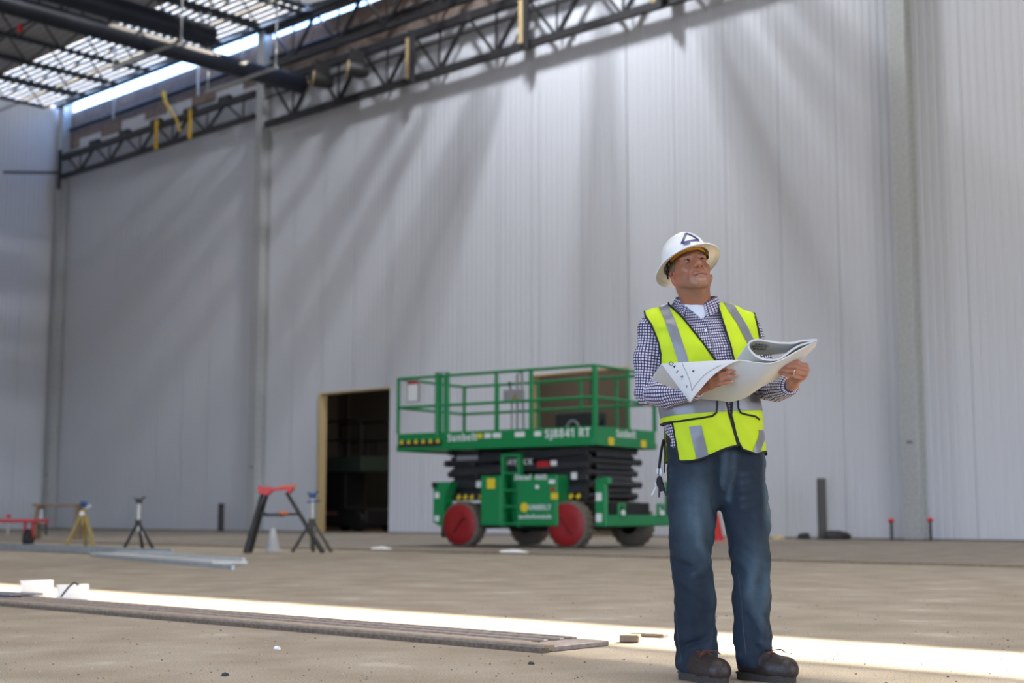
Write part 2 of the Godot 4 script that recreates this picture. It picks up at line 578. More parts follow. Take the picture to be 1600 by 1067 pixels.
func column(at: Vector3, label: String, hh: float) -> void:
	var t := thing("steel_column", label, "column", at, 0, "galvanised columns along the back wall")
	var mb := MB.new()
	# wide flange: two flanges and a web, flanges facing the hall
	mb.box(Vector3(0, hh / 2, 0.21), Vector3(0.46, hh, 0.035), Basis.IDENTITY, 0.006)
	mb.box(Vector3(0, hh / 2, -0.2), Vector3(0.46, hh, 0.035), Basis.IDENTITY, 0.006)
	mb.box(Vector3(0.10, hh / 2, 0.0), Vector3(0.03, hh, 0.38))
	obj("shaft", mb, M.galv, t)
	mb = MB.new()
	mb.box(Vector3(0, 0.02, 0.02), Vector3(0.7, 0.04, 0.5), Basis.IDENTITY, 0.006)
	obj("base_plate", mb, M.black_steel, t)
	mb = MB.new()
	for s in [Vector3(-0.3, 0.05, 0.22), Vector3(0.3, 0.05, 0.22)]:
		mb.lathe([Vector2(0, -0.02), Vector2(0.025, -0.02), Vector2(0.025, 0.05), Vector2(0, 0.05)], at * 0 + s, Basis.IDENTITY, 6)
	obj("bolt", mb, M.galv, t)
	mb = MB.new()
	mb.box(Vector3(0, 2.5, 0.232), Vector3(0.16, 0.05, 0.012))
	obj("splice_plate", mb, M.black_steel, t)

func build_roof() -> void:
	# ceiling: ribbed deck sheets where they show, plain slab elsewhere; an unseen raised bay at the right, shaped for the wall streaks
	var ce := group_node("ceiling")
	struct(ce, "ribbed metal roof deck over bar joists", "ceiling")
	var sheet := MB.new()
	var x0 := -61.7
	var x1 := -42.3
	var wz := 1.08
	var pitch := 0.36
	var prof := []
	for k in 3:
		var z := k * pitch
		for q in [[0.0, 0.0], [0.15, 0.0], [0.19, 0.09], [0.32, 0.09]]:
			prof.append(Vector2(z + q[0], q[1]))
	prof.append(Vector2(wz, 0.0))
	var hats := MB.new()
	var rest := MB.new()
	for i in prof.size() - 1:
		var a: Vector2 = prof[i]
		var b: Vector2 = prof[i + 1]
		var hat := a.y < 0.01 and b.y < 0.01
		for m in [sheet, hats if hat else rest]:
			m.quad(Vector3(x0, a.y, a.x), Vector3(x1, a.y, a.x), Vector3(x1, b.y, b.x), Vector3(x0, b.y, b.x))
			if m == sheet or not hat:
				m.quad(Vector3(x0, b.y + 0.012, b.x), Vector3(x1, b.y + 0.012, b.x), Vector3(x1, a.y + 0.012, a.x), Vector3(x0, a.y + 0.012, a.x))
	var sm := sheet.mesh()
	var hm := hats.mesh()
	var rm := rest.mesh()
	for k in 18:
		var at := Vector3(0, 20.12, -33.35 + k * wz)
		if k < 4:
			var ds := put("deck_sheet", rm, M.deck, ce, at)
			put("added_glow_strips", hm, M.deck_glow, ds)  # added see-through pans stand for daylight on the deck near the gap
		else:
			put("deck_sheet", sm, M.deck, ce, at)
	var mb := MB.new()
	mb.box(Vector3(-52, 20.32, -10.9), Vector3(20, 0.2, 35.9))
	mb.box(Vector3(-52, 20.27, 1.6), Vector3(20, 0.2, 30))
	mb.box(Vector3(-28.5, 20.32, -3.4), Vector3(27, 0.2, 39.2))
	mb.box(Vector3(3.6, 20.32, -8.55), Vector3(37.3, 0.2, 49.5))
	obj("slab", mb, M.deck, ce)
	# unseen raised bay, holds the light that streaks the back wall
	mb = MB.new()
	mb.box(Vector3(-42.1, 22.8, -28.4), Vector3(0.2, 5.2, 11.2))
	mb.box(Vector3(-14.9, 22.8, -28.4), Vector3(0.2, 5.2, 11.2))
	mb.box(Vector3(-28.5, 22.8, -22.9), Vector3(27, 5.2, 0.2))
	mb.box(Vector3(-28.5, 22.75, -34.1), Vector3(27.2, 5.3, 0.2))
	mb.box(Vector3(-28.5, 25.5, -28.4), Vector3(27.4, 0.2, 11.4))
	obj("unseen_raised_bay", mb, M.panel, ce)
	var sk := thing("unseen_skylight", "unseen roof light in the raised bay, placed to streak the back wall", "unseen_skylight", Vector3(-27.8, 25.15, -27.7))  # out of view; place and size chosen for the streaks
	mb = MB.new()
	mb.box(Vector3(0, -0.3, 0), Vector3(1.0, 0.05, 1.8))
	obj("lens", mb, M.unseen_skylight, sk)
	mb = MB.new()
	for s in [-1, 1]:
		mb.box(Vector3(s * 0.55, -0.15, 0), Vector3(0.08, 0.42, 1.96))
		mb.box(Vector3(0, -0.15, s * 0.95), Vector3(1.18, 0.42, 0.08))
	obj("kerb", mb, M.galv, sk)
	# unseen roof panel, placed to light the man and the near floor
	sk = thing("unseen_roof_panel", "large unseen roof panel placed to light the near floor and the man", "unseen_skylight", Vector3(-1.5, 20.0, -3.5))
	mb = MB.new()
	mb.box(Vector3(0, 0.06, 0), Vector3(14, 0.06, 8))
	obj("lens", mb, M.unseen_skylight, sk)
	mb = MB.new()
	for k in 8:
		mb.box(Vector3(-7 + k * 2, 0.1, 0), Vector3(0.06, 0.16, 8.1))
	obj("frame", mb, M.galv, sk)
	dup(sk, Vector3(-36.0, 20.0, -8.0), 0, "unseen roof panel farther left, placed to brighten the left of the hall")  # unseen copy, brightens the left bay and deck
	for k in [[Vector3(-6.5, 20.0, -27.5), Vector2(2.2, 3), "small unseen roof panel placed to brighten the wall right of the nearest column"], [Vector3(-46.4, 19.96, -20.0), Vector2(1.6, 3), "small unseen roof panel between the joists, placed to brighten the far left bay"]]:  # both out of view, placed to brighten the ends of the back wall
		sk = thing("unseen_roof_panel", k[2], "unseen_skylight", k[0])
		mb = MB.new()
		mb.box(Vector3(0, 0.05, 0), Vector3(k[1].x, 0.06, k[1].y))
		obj("lens", mb, M.unseen_skylight, sk)
		mb = MB.new()
		for s in [-1, 1]:
			mb.box(Vector3(s * (k[1].x / 2 + 0.04), 0.07, 0), Vector3(0.08, 0.14, k[1].y + 0.16))
			mb.box(Vector3(0, 0.07, s * (k[1].y / 2 + 0.04)), Vector3(k[1].x, 0.14, 0.08))
		obj("frame", mb, M.galv, sk)
	# eaves beam that carries the joist ends
	mb = MB.new()
	mb.bar(Vector3(-61.4, 20.11, -33.42), Vector3(22, 20.11, -33.42), 0.14, 0.24)
	tag(obj("eaves_beam", mb, M.joist), "dark eaves beam along the bright gap above the back wall", "beam")
	for k in [[-60.9, -45.75, "dark pipe along the brown boards of the far left bay"], [-45.15, -17.85, "dark pipe along the brown boards right of the second column"], [-17.25, 21.8, "dark pipe along the brown boards right of the nearest column"]]:
		mb = MB.new()
		mb.tube([Vector3(k[0], 18.95, -33.86), Vector3(k[1], 18.95, -33.86)], 0.1, 8)
		tag(obj("eaves_pipe", mb, M.joist), k[2], "pipe", "dark pipes along the brown boards")
	# bar joists
	var xs := [-58.45, -55.8, -53.12, -50.45, -47.8, -45.12, -42.45, -39.7, -38.0, -35.4, -32.6, -30.6, -27.9, -25.6, -24.3]  # those at the right are out of view, spaced to cast the wall streaks
	var first: Node3D = null
	var names := ["first", "second", "third", "fourth", "fifth", "sixth", "seventh", "eighth", "ninth", "tenth", "eleventh", "twelfth", "thirteenth", "fourteenth", "fifteenth"]
	for k in xs.size():
		var label: String = "dark open-web roof joist, %s one counted from the left end wall" % names[k]
		if first == null:
			first = thing("roof_joist", label, "joist", Vector3(xs[k], 0, 0), 0, "open-web joists under the roof deck")
			joist(first)
		else:
			dup(first, Vector3(xs[k], 0, 0), 0, label)
	# bridging that ties the joists together
	var spots := [[19.05, -25.2, M.joist, "dark bridging angle tying the joist bottoms at the upper left corner"], [19.08, -30.2, M.galv, "grey conduit across the joist bottoms near the back wall"], [19.95, -29.6, M.joist, "dark bridging angle along the joist tops"]]
	for s in spots:
		mb = MB.new()
		mb.bar(Vector3(-61.5, s[0], s[1]), Vector3(-39.0, s[0], s[1]), 0.07, 0.07)
		tag(obj("bridging_bar", mb, s[2]), s[3], "bar", "bars across the joists")

func joist(t: Node3D) -> void:
	var ty := 20.0
	var by := 19.0
	var ze := -33.3
	var zf := -15.0
	var mb := MB.new()
	for s in [-1, 1]:
		mb.bar(Vector3(s * 0.055, ty, ze), Vector3(s * 0.055, ty, zf), 0.09, 0.10)
	obj("top_chord", mb, M.joist, t)
	mb = MB.new()
	for s in [-1, 1]:
		mb.bar(Vector3(s * 0.055, by, ze + 2.1), Vector3(s * 0.055, by, zf), 0.09, 0.10)
	obj("bottom_chord", mb, M.joist, t)
	mb = MB.new()
	mb.tube([Vector3(0, ty, ze + 0.1), Vector3(0, by, ze + 2.2)], 0.038, 6)
	var z := ze + 2.2
	while z < zf - 1.5:
		mb.tube([Vector3(0, by, z), Vector3(0, ty, z + 0.9)], 0.035, 6)
		mb.tube([Vector3(0, ty, z + 0.9), Vector3(0, by, z + 1.8)], 0.035, 6)
		z += 1.8
	obj("web", mb, M.joist, t)

# a wall truss: chords and separate web members
func truss(t: Node3D, xa: float, xb: float, by: float, ty: float, pitch: float, off: float, chord: float, z: float) -> void:
	var mb := MB.new()
	mb.bar(Vector3(xa, by, z), Vector3(xb, by, z), 0.2, chord)
	obj("bottom_chord", mb, M.black_steel, t)
	mb = MB.new()
	mb.bar(Vector3(xa, ty, z), Vector3(xb, ty, z), 0.2, chord * 1.25)
	obj("top_chord", mb, M.black_steel, t)
	var x := xa + off
	var thick := chord * 0.5
	while x < xb + 0.2:
		for m in [[-pitch * 0.48, 0.7], [0.05, 0.5], [pitch * 0.5, 1.0]]:
			var e: float = x + m[0]
			if e < xa - 0.1 or e > xb + 0.1:
				continue
			mb = MB.new()
			mb.bar(Vector3(x, by, z), Vector3(e, ty, z), thick * m[1], thick * m[1])
			obj("web_member", mb, M.black_steel, t)
		mb = MB.new()
		if x + pitch * 0.5 < xb:
			mb.box(Vector3(x + pitch * 0.5, ty + (0.1 if xa < -50 else 0.0), z), Vector3(0.75 if xa < -50 else 0.36, chord * (2.2 if xa < -50 else 1.5), 0.22), Basis.IDENTITY, 0.01)
			obj("gusset", mb, M.black_steel, t)
		x += pitch

func build_trusses() -> void:
	var z := -33.6
	var t := thing("wall_truss", "dark steel wall truss of the far left bay, between the corner and second columns", "truss", Vector3.ZERO, 0, "black trusses along the back wall")
	truss(t, -61.0, -45.8, 16.62, 17.55, 2.55, 1.6, 0.2, z)
	t = thing("wall_truss", "long lower wall truss running right from the second column", "truss", Vector3.ZERO, 0, "black trusses along the back wall")
	truss(t, -45.1, -17.9, 16.12, 17.78, 2.76, 1.7, 0.24, z)
	t = thing("wall_truss", "upper wall truss right of the second column, against the brown boards", "truss", Vector3.ZERO, 0, "black trusses along the back wall")
	truss(t, -45.1, -17.9, 18.42, 19.95, 2.76, 1.7, 0.22, z + 0.05)
	t = thing("wall_truss", "lower wall truss right of the nearest column", "truss", Vector3.ZERO, 0, "black trusses along the back wall")
	truss(t, -17.2, 21.8, 16.12, 17.78, 2.76, 1.7, 0.24, z)
	# wide posts in the lower truss, black with a tan side
	var i := 0
	for x in [-36.32, -30.8, -25.3]:
		var p := thing("truss_post", "upright black and tan post in the lower truss, %s one from the second column" % ["first", "second", "third"][i], "post", Vector3(x, 0, z + 0.27), 0, "posts in the lower truss")
		i += 1
		var mb := MB.new()
		mb.box(Vector3(0.1, 16.75, 0), Vector3(0.2, 1.75, 0.16), Basis.IDENTITY, 0.01)
		obj("steel", mb, M.black_steel, p)
		mb = MB.new()
		mb.box(Vector3(-0.1, 16.85, 0), Vector3(0.2, 1.5, 0.14), Basis.IDENTITY, 0.01)
		obj("timber", mb, M.tan, p)
	var mb2 := MB.new()
	mb2.tube([Vector3(-45, 17.15, z + 0.16), Vector3(-18, 17.15, z + 0.16)], 0.045, 8)
	tag(obj("truss_rod", mb2, M.black_steel), "thin rod running through the middle of the lower truss", "rod")

# ---------------------------------------------------------------- the green scissor lift
func decal(parent: Node, called: String, s: String, h: float, at: Vector3, b: Basis, m: Material) -> void:
	var o := put(called, text_mesh(s, h), m, parent, at)
	o.basis = b

func build_lift() -> void:
	M.green = mat(lin(0.003, 0.215, 0.062), 0.4)
	M.green_dark = mat(lin(0.003, 0.07, 0.022), 0.5)
	M.arm = mat(lin(0.022, 0.022, 0.026), 0.42)
	M.rubber = noisy(lin(0.10, 0.085, 0.065), lin(0.20, 0.175, 0.14), 0.9, 0.0, 0.4, 31)
	M.black = mat(lin(0.012, 0.012, 0.013), 0.6)
	M.print_white = mat(lin(0.7, 0.72, 0.72), 0.6)
	M.print_yellow = mat(lin(0.75, 0.55, 0.02), 0.6)
	M.grey = mat(lin(0.25, 0.25, 0.26), 0.6)
	M.wheel_red = noisy(lin(0.24, 0.006, 0.008), lin(0.31, 0.009, 0.011), 0.5, 0.0, 0.5, 32)
	var t := thing("scissor_lift", "green rough-terrain scissor lift with black arms and red wheel discs, parked before the back wall", "lift", Vector3(-18.31, 0, -21.01), deg_to_rad(8.24))
	var zn := -0.1
	var zf := -2.45
	var xl := -4.33
	var xr := 0.61
	# platform: deck, toe boards, lower channel
	var mb := MB.new()
	mb.box(Vector3((xl + xr) / 2, 2.06, (zn + zf) / 2), Vector3(xr - xl, 0.05, zf - zn))
	for z in [zn, zf]:
		mb.box(Vector3((xl + xr) / 2, 2.24, z), Vector3(xr - xl, 0.26, 0.03), Basis.IDENTITY, 0.006)
		mb.box(Vector3((xl + xr) / 2, 2.06, z + (0.02 if z == zn else -0.02)), Vector3(xr - xl, 0.13, 0.06), Basis.IDENTITY, 0.012)
	for x in [xl, xr]:
		mb.box(Vector3(x, 2.24, (zn + zf) / 2), Vector3(0.03, 0.26, zn - zf), Basis.IDENTITY, 0.006)
		mb.box(Vector3(x + (0.02 if x == xr else -0.02), 2.06, (zn + zf) / 2), Vector3(0.06, 0.13, zn - zf), Basis.IDENTITY, 0.012)
	var plat := obj("platform", mb, M.green, t)
	mb = MB.new()
	mb.box(Vector3(-3.69, 2.14, zn + 0.055), Vector3(1.15, 0.13, 0.01))
	var hz := obj("hazard_strip", mb, M.black, plat)
	for k in 6:
		mb = MB.new()
		mb.prism(PackedVector2Array([Vector2(-0.06, -0.04), Vector2(0.06, -0.04), Vector2(0.0, 0.05)]), 0.0, 0.012, Vector3(-4.18 + k * 0.195, 2.19, zn + 0.055))
		obj("warning_mark", mb, M.print_yellow, plat)
	hz.set_meta("label", "black strip with yellow marks")
	var front := Basis.IDENTITY
	var side := Basis(Vector3.UP, PI / 2)
	decal(plat, "lettering", "Sunbelt", 0.15, Vector3(-2.6, 2.24, zn + 0.02), front, M.print_white)
	decal(plat, "lettering", "SJ8841 RT", 0.17, Vector3(-0.02, 2.25, zn + 0.02), front, M.print_white)
	decal(plat, "lettering", "Sunbelt", 0.15, Vector3(xr + 0.02, 2.26, -1.25), side, M.print_white)
	for d in [[-2.15, 0.12, M.print_yellow], [-1.95, 0.16, M.print_white], [-1.72, 0.2, M.print_white], [-1.15, 0.24, M.print_white], [-0.72, 0.16, M.print_white]]:
		mb = MB.new()
		mb.box(Vector3(d[0], 2.26, zn + 0.02), Vector3(d[1], 0.1, 0.008))
		obj("sticker", mb, d[2], plat)
	for z in [-0.62, -1.9]:
		mb = MB.new()
		mb.box(Vector3(xr + 0.05, 2.09, z), Vector3(0.012, 0.15, 0.2), Basis.IDENTITY, 0.003)
		obj("sticker", mb, M.print_yellow, plat)
	# guard rails
	for p in [[-4.33, 0, 0.06], [-3.06, 0, 0.06], [-1.75, 0, 0.06], [-0.89, 0, 0.07], [0.61, 0, 0.09], [-4.33, 1, 0.06], [-3.4, 1, 0.06], [-2.3, 1, 0.06], [-1.2, 1, 0.06], [-0.3, 1, 0.06], [0.61, 1, 0.07]]:
		mb = MB.new()
		var z: float = zf if p[1] else zn
		mb.box(Vector3(p[0], 2.97, z), Vector3(p[2], 1.2, p[2]), Basis.IDENTITY, 0.008)
		obj("rail_post", mb, M.green, t)
	mb = MB.new()
	mb.box(Vector3(xr, 2.97, -1.38), Vector3(0.06, 1.2, 0.06), Basis.IDENTITY, 0.008)
	obj("rail_post", mb, M.green, t)
	for h in [3.55, 2.93]:
		var nm: String = "top_rail" if h > 3 else "middle_rail"
		for z in [zn, zf]:
			mb = MB.new()
			mb.tube([Vector3(xl, h, z), Vector3(xr, h, z)], 0.032, 8)
			obj(nm, mb, M.green, t)
		for x in [xl, xr]:
			mb = MB.new()
			mb.tube([Vector3(x, h, zn), Vector3(x, h, zf)], 0.032, 8)
			obj(nm, mb, M.green, t)
	# entry gate hoop, thick
	mb = MB.new()
	mb.tube([Vector3(-3.28, 2.3, zn), Vector3(-3.28, 3.62, zn), Vector3(-3.0, 3.62, zn), Vector3(-3.0, 2.3, zn)], 0.045, 8)
	mb.box(Vector3(-3.2, 2.95, zn - 0.01), Vector3(0.1, 1.3, 0.05), Basis.IDENTITY, 0.01)
	obj("gate_hoop", mb, M.green, t)
	# paper board hanging in the rails, control box
	mb = MB.new()
	mb.box(Vector3(-3.98, 3.28, zn - 0.08), Vector3(0.34, 0.48, 0.05), Basis.IDENTITY, 0.01)
	var nb := obj("notice_board", mb, M.grey, t)
	mb = MB.new()
	mb.box(Vector3(-3.98, 3.24, zn - 0.048), Vector3(0.26, 0.36, 0.008))
	obj("paper", mb, M.print_white, nb)
	mb = MB.new()
	mb.box(Vector3(-3.98, 3.46, zn - 0.048), Vector3(0.26, 0.06, 0.01))
	obj("header", mb, M.red, nb)
	mb = MB.new()
	mb.box(Vector3(-1.45, 3.06, zn - 0.2), Vector3(0.42, 0.26, 0.2), Basis.IDENTITY, 0.02)
	mb.tube([Vector3(-1.5, 2.2, zn - 0.2), Vector3(-1.5, 3.0, zn - 0.2)], 0.02, 6)
	mb.tube([Vector3(-1.38, 2.2, zn - 0.22), Vector3(-1.38, 3.5, zn - 0.22), Vector3(-1.26, 3.55, zn - 0.22), Vector3(-1.22, 2.2, zn - 0.22)], 0.025, 6)
	var cb := obj("control_box", mb, M.grey, t)
	mb = MB.new()
	mb.tube([Vector3(-1.52, 3.16, zn - 0.2), Vector3(-1.55, 3.32, zn - 0.19)], 0.02, 6)
	mb.ball(Vector3(-1.55, 3.34, zn - 0.19), Vector3(0.03, 0.03, 0.03), 8)
	obj("joystick", mb, M.black, cb)
	mb = MB.new()
	mb.box(Vector3(-1.36, 3.02, zn - 0.11), Vector3(0.1, 0.08, 0.02))
	obj("button", mb, M.yellow, cb)
	# scissor stack: crossed flat arms on both sides, cross tubes between
	for k in 4:
		for s in 2:
			for z in [-0.42, -2.1]:
				mb = MB.new()
				var ya := 1.02 + k * 0.25
				var yb := ya + 0.14
				var dz := 0.05 if s else -0.05
				var a := Vector3(-3.1, ya if s else yb, z + dz)
				var b := Vector3(0.28, yb if s else ya, z + dz)
				mb.bar(a, b, 0.07, 0.17, Vector3.UP, 0.02)
				obj("scissor_arm", mb, M.arm, t)
	for k in 5:
		for x in [-3.08, -2.4, 0.27]:
			mb = MB.new()
			mb.tube([Vector3(x - (0.1 if k % 2 else 0.0) * signf(x + 1.4) * -1.0, 1.03 + k * 0.23, -0.3), Vector3(x - (0.1 if k % 2 else 0.0) * signf(x + 1.4) * -1.0, 1.03 + k * 0.23, -2.22)], 0.07, 10)
			obj("cross_tube", mb, M.arm, t)
	for k in 4:
		mb = MB.new()
		mb.box(Vector3(0.33, 1.15 + k * 0.235, -1.25), Vector3(0.05, 0.12, 1.3), Basis.IDENTITY, 0.012)
		obj("cross_plate", mb, M.arm, t)
	decal(t, "lettering", "SKYJACK", 0.12, Vector3(-1.35, 1.72, -0.32), front, M.print_white)
	for d in [[-2.65, 1.83, 0.55, 0.09, M.grey], [-0.75, 1.66, 0.3, 0.12, M.red], [-0.5, 1.68, 0.14, 0.1, M.print_white], [-2.35, 1.28, 0.13, 0.13, M.print_white], [-0.02, 1.42, 0.13, 0.13, M.print_white]]:
		mb = MB.new()
		mb.box(Vector3(d[0], d[1], -0.325), Vector3(d[2], d[3], 0.01))
		obj("sticker", mb, d[4], t)
	for k in 8:
		mb = MB.new()
		mb.prism(PackedVector2Array([Vector2(-0.05, -0.04), Vector2(0.05, -0.04), Vector2(0.05, 0.04), Vector2(-0.05, 0.04)]), 0.0, 0.01, Vector3(-2.86 + (k % 4) * 0.17 + (2.6 if k > 3 else 0.0), 1.02, -0.325), Basis(Vector3.BACK, PI / 4))
		obj("warning_mark", mb, M.print_yellow, t)
	# chassis
	mb = MB.new()
	mb.box(Vector3(-1.3, 0.72, -1.3), Vector3(4.0, 0.36, 1.5), Basis.IDENTITY, 0.02)
	mb.box(Vector3(-1.3, 0.46, -1.3), Vector3(1.1, 0.26, 1.2), Basis.IDENTITY, 0.05)
	mb.tube([Vector3(0, 0.46, -0.2), Vector3(0, 0.46, -2.5)], 0.09, 8)
	mb.tube([Vector3(-2.6, 0.46, -0.2), Vector3(-2.6, 0.46, -2.5)], 0.09, 8)
	obj("chassis", mb, M.black, t)
	# side cabinets with the ladder between
	mb = MB.new()
	mb.box(Vector3(-1.77, 0.94, -0.16), Vector3(0.5, 1.0, 0.46), Basis.IDENTITY, 0.02)
	var cab := obj("battery_cabinet", mb, M.green, t)
	mb = MB.new()
	mb.box(Vector3(-1.75, 1.28, 0.075), Vector3(0.2, 0.2, 0.01))
	obj("sticker", mb, M.print_yellow, cab)
	mb = MB.new()
	mb.box(Vector3(-0.62, 0.94, -0.16), Vector3(0.9, 1.0, 0.46), Basis.IDENTITY, 0.02)
	cab = obj("control_cabinet", mb, M.green, t)
	mb = MB.new()
	mb.box(Vector3(-0.62, 0.94, 0.073), Vector3(0.8, 0.88, 0.012), Basis.IDENTITY, 0.004)
	obj("door", mb, M.green, cab)
	mb = MB.new()
	mb.lathe([Vector2(0, 0), Vector2(0.04, 0), Vector2(0.04, 0.03), Vector2(0, 0.03)], Vector3(-0.62, 1.2, 0.08), Basis(Vector3.RIGHT, PI / 2), 12)
	obj("latch", mb, M.print_white, cab)
	mb = MB.new()
	mb.lathe([Vector2(0, 0), Vector2(0.09, 0), Vector2(0.09, 0.01), Vector2(0, 0.01)], Vector3(-0.93, 0.8, 0.08), Basis(Vector3.RIGHT, PI / 2), 16)
	obj("sticker", mb, M.print_yellow, cab)
	decal(cab, "lettering", "SUNBELT", 0.1, Vector3(-0.6, 0.8, 0.085), front, M.print_white)
	decal(cab, "lettering", "sunbeltrentals", 0.08, Vector3(-0.68, 0.62, 0.085), front, M.print_white)
	decal(cab, "lettering", "Diesel  4WD", 0.1, Vector3(-0.78, 1.39, 0.085), front, M.print_white)
	for d in [[-0.28, 1.3, 0.14, 0.08, M.print_white], [-0.26, 1.15, 0.08, 0.08, M.red], [-0.22, 1.02, 0.16, 0.12, M.print_yellow]]:
		mb = MB.new()
		mb.box(Vector3(d[0], d[1], 0.082), Vector3(d[2], d[3], 0.012), Basis.IDENTITY, 0.003)
		obj("sticker", mb, d[4], cab)
	mb = MB.new()
	for x in [-1.5, -1.1]:
		mb.box(Vector3(x, 1.14, -0.02), Vector3(0.06, 1.44, 0.16), Basis.IDENTITY, 0.01)
	mb.box(Vector3(-1.3, 1.84, -0.02), Vector3(0.46, 0.06, 0.16), Basis.IDENTITY, 0.01)
	mb.box(Vector3(-1.3, 0.94, -0.3), Vector3(0.4, 1.0, 0.03))
	var lad := obj("ladder", mb, M.green, t)
	for y in [0.48, 0.82, 1.14, 1.48]:
		mb = MB.new()
		mb.box(Vector3(-1.3, y, 0.0), Vector3(0.36, 0.05, 0.12), Basis.IDENTITY, 0.01)
		obj("rung", mb, M.green, lad)
	# wheels: a tyre with a wide red disc outside
	for x in [0.0, -2.6]:
		for z in [-0.17, -2.55]:
			mb = MB.new()
			var out := Basis(Vector3.RIGHT, PI / 2) if z > -1 else Basis(Vector3.RIGHT, -PI / 2)
			mb.lathe([Vector2(0.2, -0.17), Vector2(0.40, -0.17), Vector2(0.455, -0.12), Vector2(0.46, 0.1), Vector2(0.43, 0.165), Vector2(0.39, 0.17), Vector2(0.2, 0.15)], Vector3(x, 0.46, z), out, 32, true)
			var ty := obj("wheel", mb, M.rubber, t)
			mb = MB.new()
			for k in 22:
				var a := TAU * k / 22
				mb.box(Vector3(x, 0.46, z) + out * Vector3(cos(a) * 0.452, 0.0 , sin(a) * 0.452), Vector3(0.035, 0.3, 0.07), out * Basis(Vector3.UP, -a), 0.008)
			obj("tread", mb, M.rubber, ty)
			mb = MB.new()
			mb.lathe([Vector2(0, 0.15), Vector2(0.40, 0.15), Vector2(0.415, 0.17), Vector2(0.40, 0.19), Vector2(0.2, 0.178), Vector2(0, 0.175)], Vector3(x, 0.46, z), out, 40, true)
			obj("disc", mb, M.wheel_red if z > -1 else M.black, ty)
			mb = MB.new()
			var sp := 0.6 if x == 0.0 else -0.7
			for r in [-0.17, 0.17]:
				mb.ball(Vector3(x, 0.46, z) + out * Vector3(r * sin(sp) * 1.3, 0.178, r * cos(sp)), Vector3(0.05, 0.05, 0.012), 8, Basis.IDENTITY)
			mb.bar(Vector3(x, 0.46, z) + out * Vector3(-0.17 * sin(sp), 0.18, -0.17 * cos(sp)), Vector3(x, 0.46, z) + out * Vector3(0.17 * sin(sp), 0.18, 0.17 * cos(sp)), 0.08, 0.012)
			obj("hub_recess", mb, mat(lin(0.16, 0.006, 0.008), 0.6), ty)
	# end frames
	mb = MB.new()
	mb.box(Vector3(0.75, 0.89, -0.1), Vector3(0.24, 0.92, 0.12), Basis.IDENTITY, 0.02)
	mb.box(Vector3(0.75, 0.89, -2.85), Vector3(0.24, 0.92, 0.12), Basis.IDENTITY, 0.02)
	mb.box(Vector3(0.80, 0.54, -1.48), Vector3(0.14, 0.22, 2.8), Basis.IDENTITY, 0.02)
	mb.box(Vector3(0.86, 1.3, -0.1), Vector3(0.2, 0.14, 0.14), Basis.IDENTITY, 0.03)
	var fr := obj("end_frame", mb, M.green, t)
	for z in [-0.65, -2.2]:
		mb = MB.new()
		mb.box(Vector3(0.86, 0.74, z - 0.1), Vector3(0.05, 0.26, 0.07), Basis.IDENTITY, 0.01)
		mb.box(Vector3(0.86, 0.74, z + 0.1), Vector3(0.05, 0.26, 0.07), Basis.IDENTITY, 0.01)
		mb.box(Vector3(0.86, 0.85, z), Vector3(0.05, 0.07, 0.26), Basis.IDENTITY, 0.01)
		obj("tie_down_lug", mb, M.green, fr)
		mb = MB.new()
		mb.ball(Vector3(0.9, 0.69, z), Vector3(0.04, 0.06, 0.06), 10)
		obj("lamp", mb, M.print_white, fr)
	for s in [[0.92, M.red], [0.52, M.red]]:
		mb = MB.new()
		mb.box(Vector3(0.72, s[0] + 0.08, -0.035), Vector3(0.13, 0.16, 0.012), Basis.IDENTITY, 0.004)
		obj("sticker", mb, M.print_white, fr)
	mb = MB.new()
	mb.prism(PackedVector2Array([Vector2(-3.12, 0.42), Vector2(-3.02, 0.42), Vector2(-3.0, 1.0), Vector2(-2.86, 1.33), Vector2(-3.3, 1.33), Vector2(-3.3, 0.5)]), -0.3, -0.02)
	fr = obj("outrigger_housing", mb, M.green, t)
	mb = MB.new()
	mb.box(Vector3(-3.12, 0.34, -0.2), Vector3(0.12, 0.3, 0.16), Basis.IDENTITY, 0.02)
	mb.box(Vector3(-3.26, 1.27, -0.01), Vector3(0.12, 0.12, 0.03))
	obj("foot", mb, M.black, fr)
	for y in [1.06, 0.58]:
		mb = MB.new()
		mb.box(Vector3(-3.2, y, -0.012), Vector3(0.12, 0.12, 0.012), Basis.IDENTITY, 0.003)
		obj("sticker", mb, M.print_white, fr)
	# dark engine box standing on the platform
	var e := thing("tool_chest", "black box with a coiled lead standing on the green lift's platform", "box", t.transform * Vector3(-0.35, 2.085, -1.1), deg_to_rad(8.24))
	mb = MB.new()
	mb.box(Vector3(0, 0.32, 0), Vector3(0.95, 0.64, 0.5), Basis.IDENTITY, 0.04)
	obj("body", mb, M.black, e)
	mb = MB.new()
	var ring := []
	for k in 17:
		ring.append(Vector3(-0.02 + 0.14 * cos(TAU * k / 16), 0.3 + 0.16 * sin(TAU * k / 16), 0.27))
	mb.tube(ring, 0.025, 6, false)
	obj("lead", mb, M.grey, e)
	mb = MB.new()
	mb.tube([Vector3(0.5, 0.3, 0.1), Vector3(0.62, 0.5, 0.1), Vector3(0.62, 0.3, 0.1)], 0.04, 8)
	obj("handle", mb, M.black, e)

